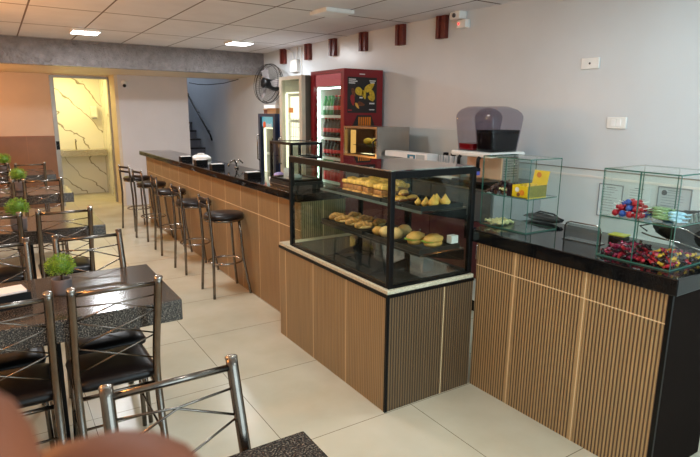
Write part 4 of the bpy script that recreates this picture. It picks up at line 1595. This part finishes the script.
def plant(x, y, s, lab, seed, dense=1.0):
    t = thing('potted_topiary', lab, 'potted plant', (x, y, .754), 0, 'small round plants on the tables')
    part('pot', MB().lathe([(.0, 0), (.036, 0), (.042, .01), (.044, .07), (.0445, .075), (.038, .075), (.037, .06)], 22), 'pot_grey', t)
    part('soil', MB().lathe([(.037, .058), (0, .064)], 16), 'soil', t)
    part('stem', MB().tube([(0, 0, .06), (.003, 0, .11)], .005, 6), 'soil', t)
    q = MB()
    rnd = random.Random(seed)
    cz = .138
    for k in range(int(1500 * dense)):
        d = Vector((rnd.gauss(0, 1), rnd.gauss(0, 1), rnd.gauss(0, 1))).normalized()
        if d.z < -.75:
            continue
        rr = .062 * rnd.uniform(.72, 1.08)
        c = Vector((0, 0, cz)) + Vector((d.x * rr, d.y * rr, d.z * rr * .86))
        u = (d + Vector((rnd.uniform(-.7, .7), rnd.uniform(-.7, .7), rnd.uniform(-.3, .8)))).normalized()
        w2 = u.orthogonal().normalized()
        w2 = (Matrix.Rotation(rnd.uniform(0, 6.28), 3, u) @ w2)
        L_ = rnd.uniform(.008, .014)
        b_ = .0017
        v = [q.b.verts.new(c - u * L_ * .4), q.b.verts.new(c + w2 * b_), q.b.verts.new(c + u * L_ * .6), q.b.verts.new(c - w2 * b_)]
        f = q.b.faces.new(v)
        f.material_index = 0 if rnd.random() < .65 else 1
    o = part('foliage', q, ['leaf', 'leaf_dark'], t)
    part('inner_foliage', MB().blob(.044, .044, .037, M=T(0, 0, cz), amp=.2), 'leaf_dark', o)
    t.scale = (s, s, s)


plant(.19, 2.795, 1.0, 'bright green round plant in a grey pot, nearest table', 1)
plant(.076, 4.52, 1.2, 'round green plant in a pot on the second table', 2)
plant(.155, 6.78, 1.3, 'darker round plant in a pot on the third table', 3, .7)
plant(.06, 8.75, 1.45, 'furthest round plant, on the back table', 4, .6)

# ------------------------------------------------------------------ camera
F = 544.0
YAW, PITCH, ROLL = R(32.82), R(11.965), R(-.50)
f_ = Vector((math.sin(YAW) * math.cos(PITCH), math.cos(YAW) * math.cos(PITCH), -math.sin(PITCH)))
r_ = Vector((math.cos(YAW), -math.sin(YAW), 0))
d_ = f_.cross(r_)
r2 = r_ * math.cos(ROLL) + d_ * math.sin(ROLL)
d2 = -r_ * math.sin(ROLL) + d_ * math.cos(ROLL)
cam = bpy.data.cameras.new('camera')
co = bpy.data.objects.new('camera', cam)
COL.objects.link(co)
M3 = Matrix((r2, -d2, -f_)).transposed()
co.matrix_world = Matrix.Translation((0, 0, 1.6)) @ M3.to_4x4()
cam.sensor_width = 36
cam.lens = F / 700 * 36
cam.clip_start = .005
cam.dof.use_dof = True
cam.dof.focus_distance = 3.6
cam.dof.aperture_fstop = 20
SC.camera = co


def C2W(px, py, depth):
    return Vector((0, 0, 1.6)) + (r2 * ((px - 350) / F) + d2 * ((py - 228.5) / F) + f_) * depth


# ------------------------------------------------------------------ the hand near the lens
def skin_chain(bm_pts, edges, radii, name, mat, parent):
    me = bpy.data.meshes.new(name)
    me.from_pydata([tuple(p) for p in bm_pts], edges, [])
    o = bpy.data.objects.new(name, me)
    COL.objects.link(o)
    sk = o.modifiers.new('skin', 'SKIN')
    for i, rr in enumerate(radii):
        me.skin_vertices[0].data[i].radius = (rr, rr)
        me.skin_vertices[0].data[i].use_root = (i == 0)
    sk.use_smooth_shade = True
    sb2 = o.modifiers.new('sub', 'SUBSURF')
    sb2.levels = 2
    sb2.render_levels = 2
    me.materials.append(MATS[mat])
    o.parent = parent
    return o


pe = thing('person', 'blurred hand close to the camera, two bent fingers in the bottom left corner', 'person', (0, 0, 0))
def cc3(x, y, z):
    """metres right, down and ahead of the eye"""
    return Vector((0, 0, 1.6)) + r2 * x + d2 * y + f_ * z
pts = [cc3(-.075, .125, .055),  # 0 palm centre
       cc3(-.100, .200, .030),  # 1 wrist
       cc3(-.120, .300, -.01),  # 2 forearm
       cc3(-.15, .42, -.06)]    # 3
rad = [.026, .024, .031, .038]
edges = [(0, 1), (1, 2), (2, 3)]
def finger(chain, rr, root=0):
    i = root
    for p, q_ in zip(chain, rr):
        pts.append(cc3(*p))
        rad.append(q_)
        edges.append((i, len(pts) - 1))
        i = len(pts) - 1
FINGERS = {
    # knuckle, middle joint, last joint, tip
    'index': ([(-.068, .090, .068), (-.052, .058, .078), (-.0390, .0400, .078), (-.0178, .0450, .078)], [.0150, .0150, .0160, .0150]),
    'middle': ([(-.082, .086, .062), (-.069, .050, .060), (-.0510, .0300, .060), (-.0365, .0310, .060)], [.0150, .0150, .0165, .0160]),
    'ring': ([(-.098, .092, .054), (-.098, .062, .046), (-.086, .048, .042), (-.079, .050, .041)], [.0125, .0110, .0104, .0094]),
    'little': ([(-.112, .100, .046), (-.118, .080, .038), (-.110, .070, .033), (-.104, .072, .032)], [.0110, .0096, .0088, .0078]),
    'thumb': ([(-.056, .128, .060), (-.036, .108, .072), (-.020, .090, .078), (-.012, .082, .080)], [.0150, .0132, .0120, .0104]),
}
for nm_, (ch, rr) in FINGERS.items():
    finger(ch, rr)
skin_chain(pts, edges, rad, 'hand', 'skin', pe)

# ------------------------------------------------------------------ light
def area(name, loc, size, power, color, rot=(0, 0, 0), sy=None):
    l_ = bpy.data.lights.new(name, 'AREA')
    l_.energy = power
    l_.color = color
    l_.size = size
    if sy:
        l_.shape = 'RECTANGLE'
        l_.size_y = sy
    o = bpy.data.objects.new(name, l_)
    COL.objects.link(o)
    o.location = loc
    o.rotation_euler = rot
    return o


W1 = (.93, .97, 1)
area('panel_glow', (1.005, 7.30, CZ - .037), .27, 30, W1)
area('panel_glow', (2.86, 7.20, CZ - .037), .27, 32, W1)
area('panel_glow', (1.0, 4.57, CZ - .037), .27, 26, W1)
area('panel_glow', (1.0, 1.75, CZ - .037), .27, 9, W1)
area('panel_glow', (2.73, 1.75, CZ - .037), .27, 9, (.78, .95, 1))
area('panel_glow', (1.9, -.6, CZ - .037), .27, 13, (.78, .95, 1))
area('washroom_glow', (1.1, 11.1, 2.36), .3, 22, (1, .84, .32))
area('stair_glow', (3.3, 12.2, 4.3), .5, 40, (.8, .88, 1))  # added light to brighten the dark stairwell, no lamp hangs there
area('case_glow', (1.72, 2.8, 1.265), .03, 2.2, (1, .95, .82), (0, R(-20), 0), 1.0)
def bulb(loc, power, color, r_=.06):
    l_ = bpy.data.lights.new('sconce_glow', 'POINT')
    l_.energy = power
    l_.color = color
    l_.shadow_soft_size = r_
    o = bpy.data.objects.new('sconce_glow', l_)
    COL.objects.link(o)
    o.location = loc
bulb((LW + .17, 2.2, 1.75), 34, (1, .40, .10))
bulb((LW + .17, 5.6, 1.75), 44, (1, .42, .10))
bulb((LW + .17, 9.2, 1.75), 30, (1, .42, .10))
area('warmer_glow', (3.25, 4.6, 1.44), .2, .35, (1, .8, .45))
area('daylight_from_street', (1.4, -1.5, 1.3), 3.2, 85, (.72, .93, 1), (R(90), 0, 0), 2.2)
# warm wall lamp on the left wall
wl2 = thing('wall_sconce', 'orange glowing wall lamp beside the tables', 'wall lamp', (LW, 2.2, 1.75))
part('back_plate', bx(0, -.06, -.1, .015, .06, .1), 'black_metal', wl2)
part('shade', MB().blob(.06, .06, .1, M=T(.08, 0, 0)), 'warm_lamp', wl2)
wl3 = thing('wall_sconce', 'orange glowing wall lamp beside the back tables', 'wall lamp', (LW, 5.6, 1.75))
part('back_plate', bx(0, -.06, -.1, .015, .06, .1), 'black_metal', wl3)
part('shade', MB().blob(.06, .06, .1, M=T(.08, 0, 0)), 'warm_lamp', wl3)
wl4 = thing('wall_sconce', 'orange glowing wall lamp beside the furthest table', 'wall lamp', (LW, 9.2, 1.75))
part('back_plate', bx(0, -.06, -.1, .015, .06, .1), 'black_metal', wl4)
part('shade', MB().blob(.06, .06, .1, M=T(.08, 0, 0)), 'warm_lamp', wl4)

wd = bpy.data.worlds.new('world')
SC.world = wd
wd.use_nodes = True
bgn = wd.node_tree.nodes['Background']
bgn.inputs[0].default_value = (.78, .88, 1, 1)
bgn.inputs[1].default_value = .5

SC.view_settings.view_transform = 'Standard'
SC.view_settings.look = 'None'
SC.view_settings.gamma = 1
SC.view_settings.exposure = 0
SC.view_settings.use_curve_mapping = False
SC.cycles.max_bounces = 8
SC.cycles.transparent_max_bounces = 40
SC.cycles.use_denoising = True
SC.cycles.sample_clamp_indirect = 6
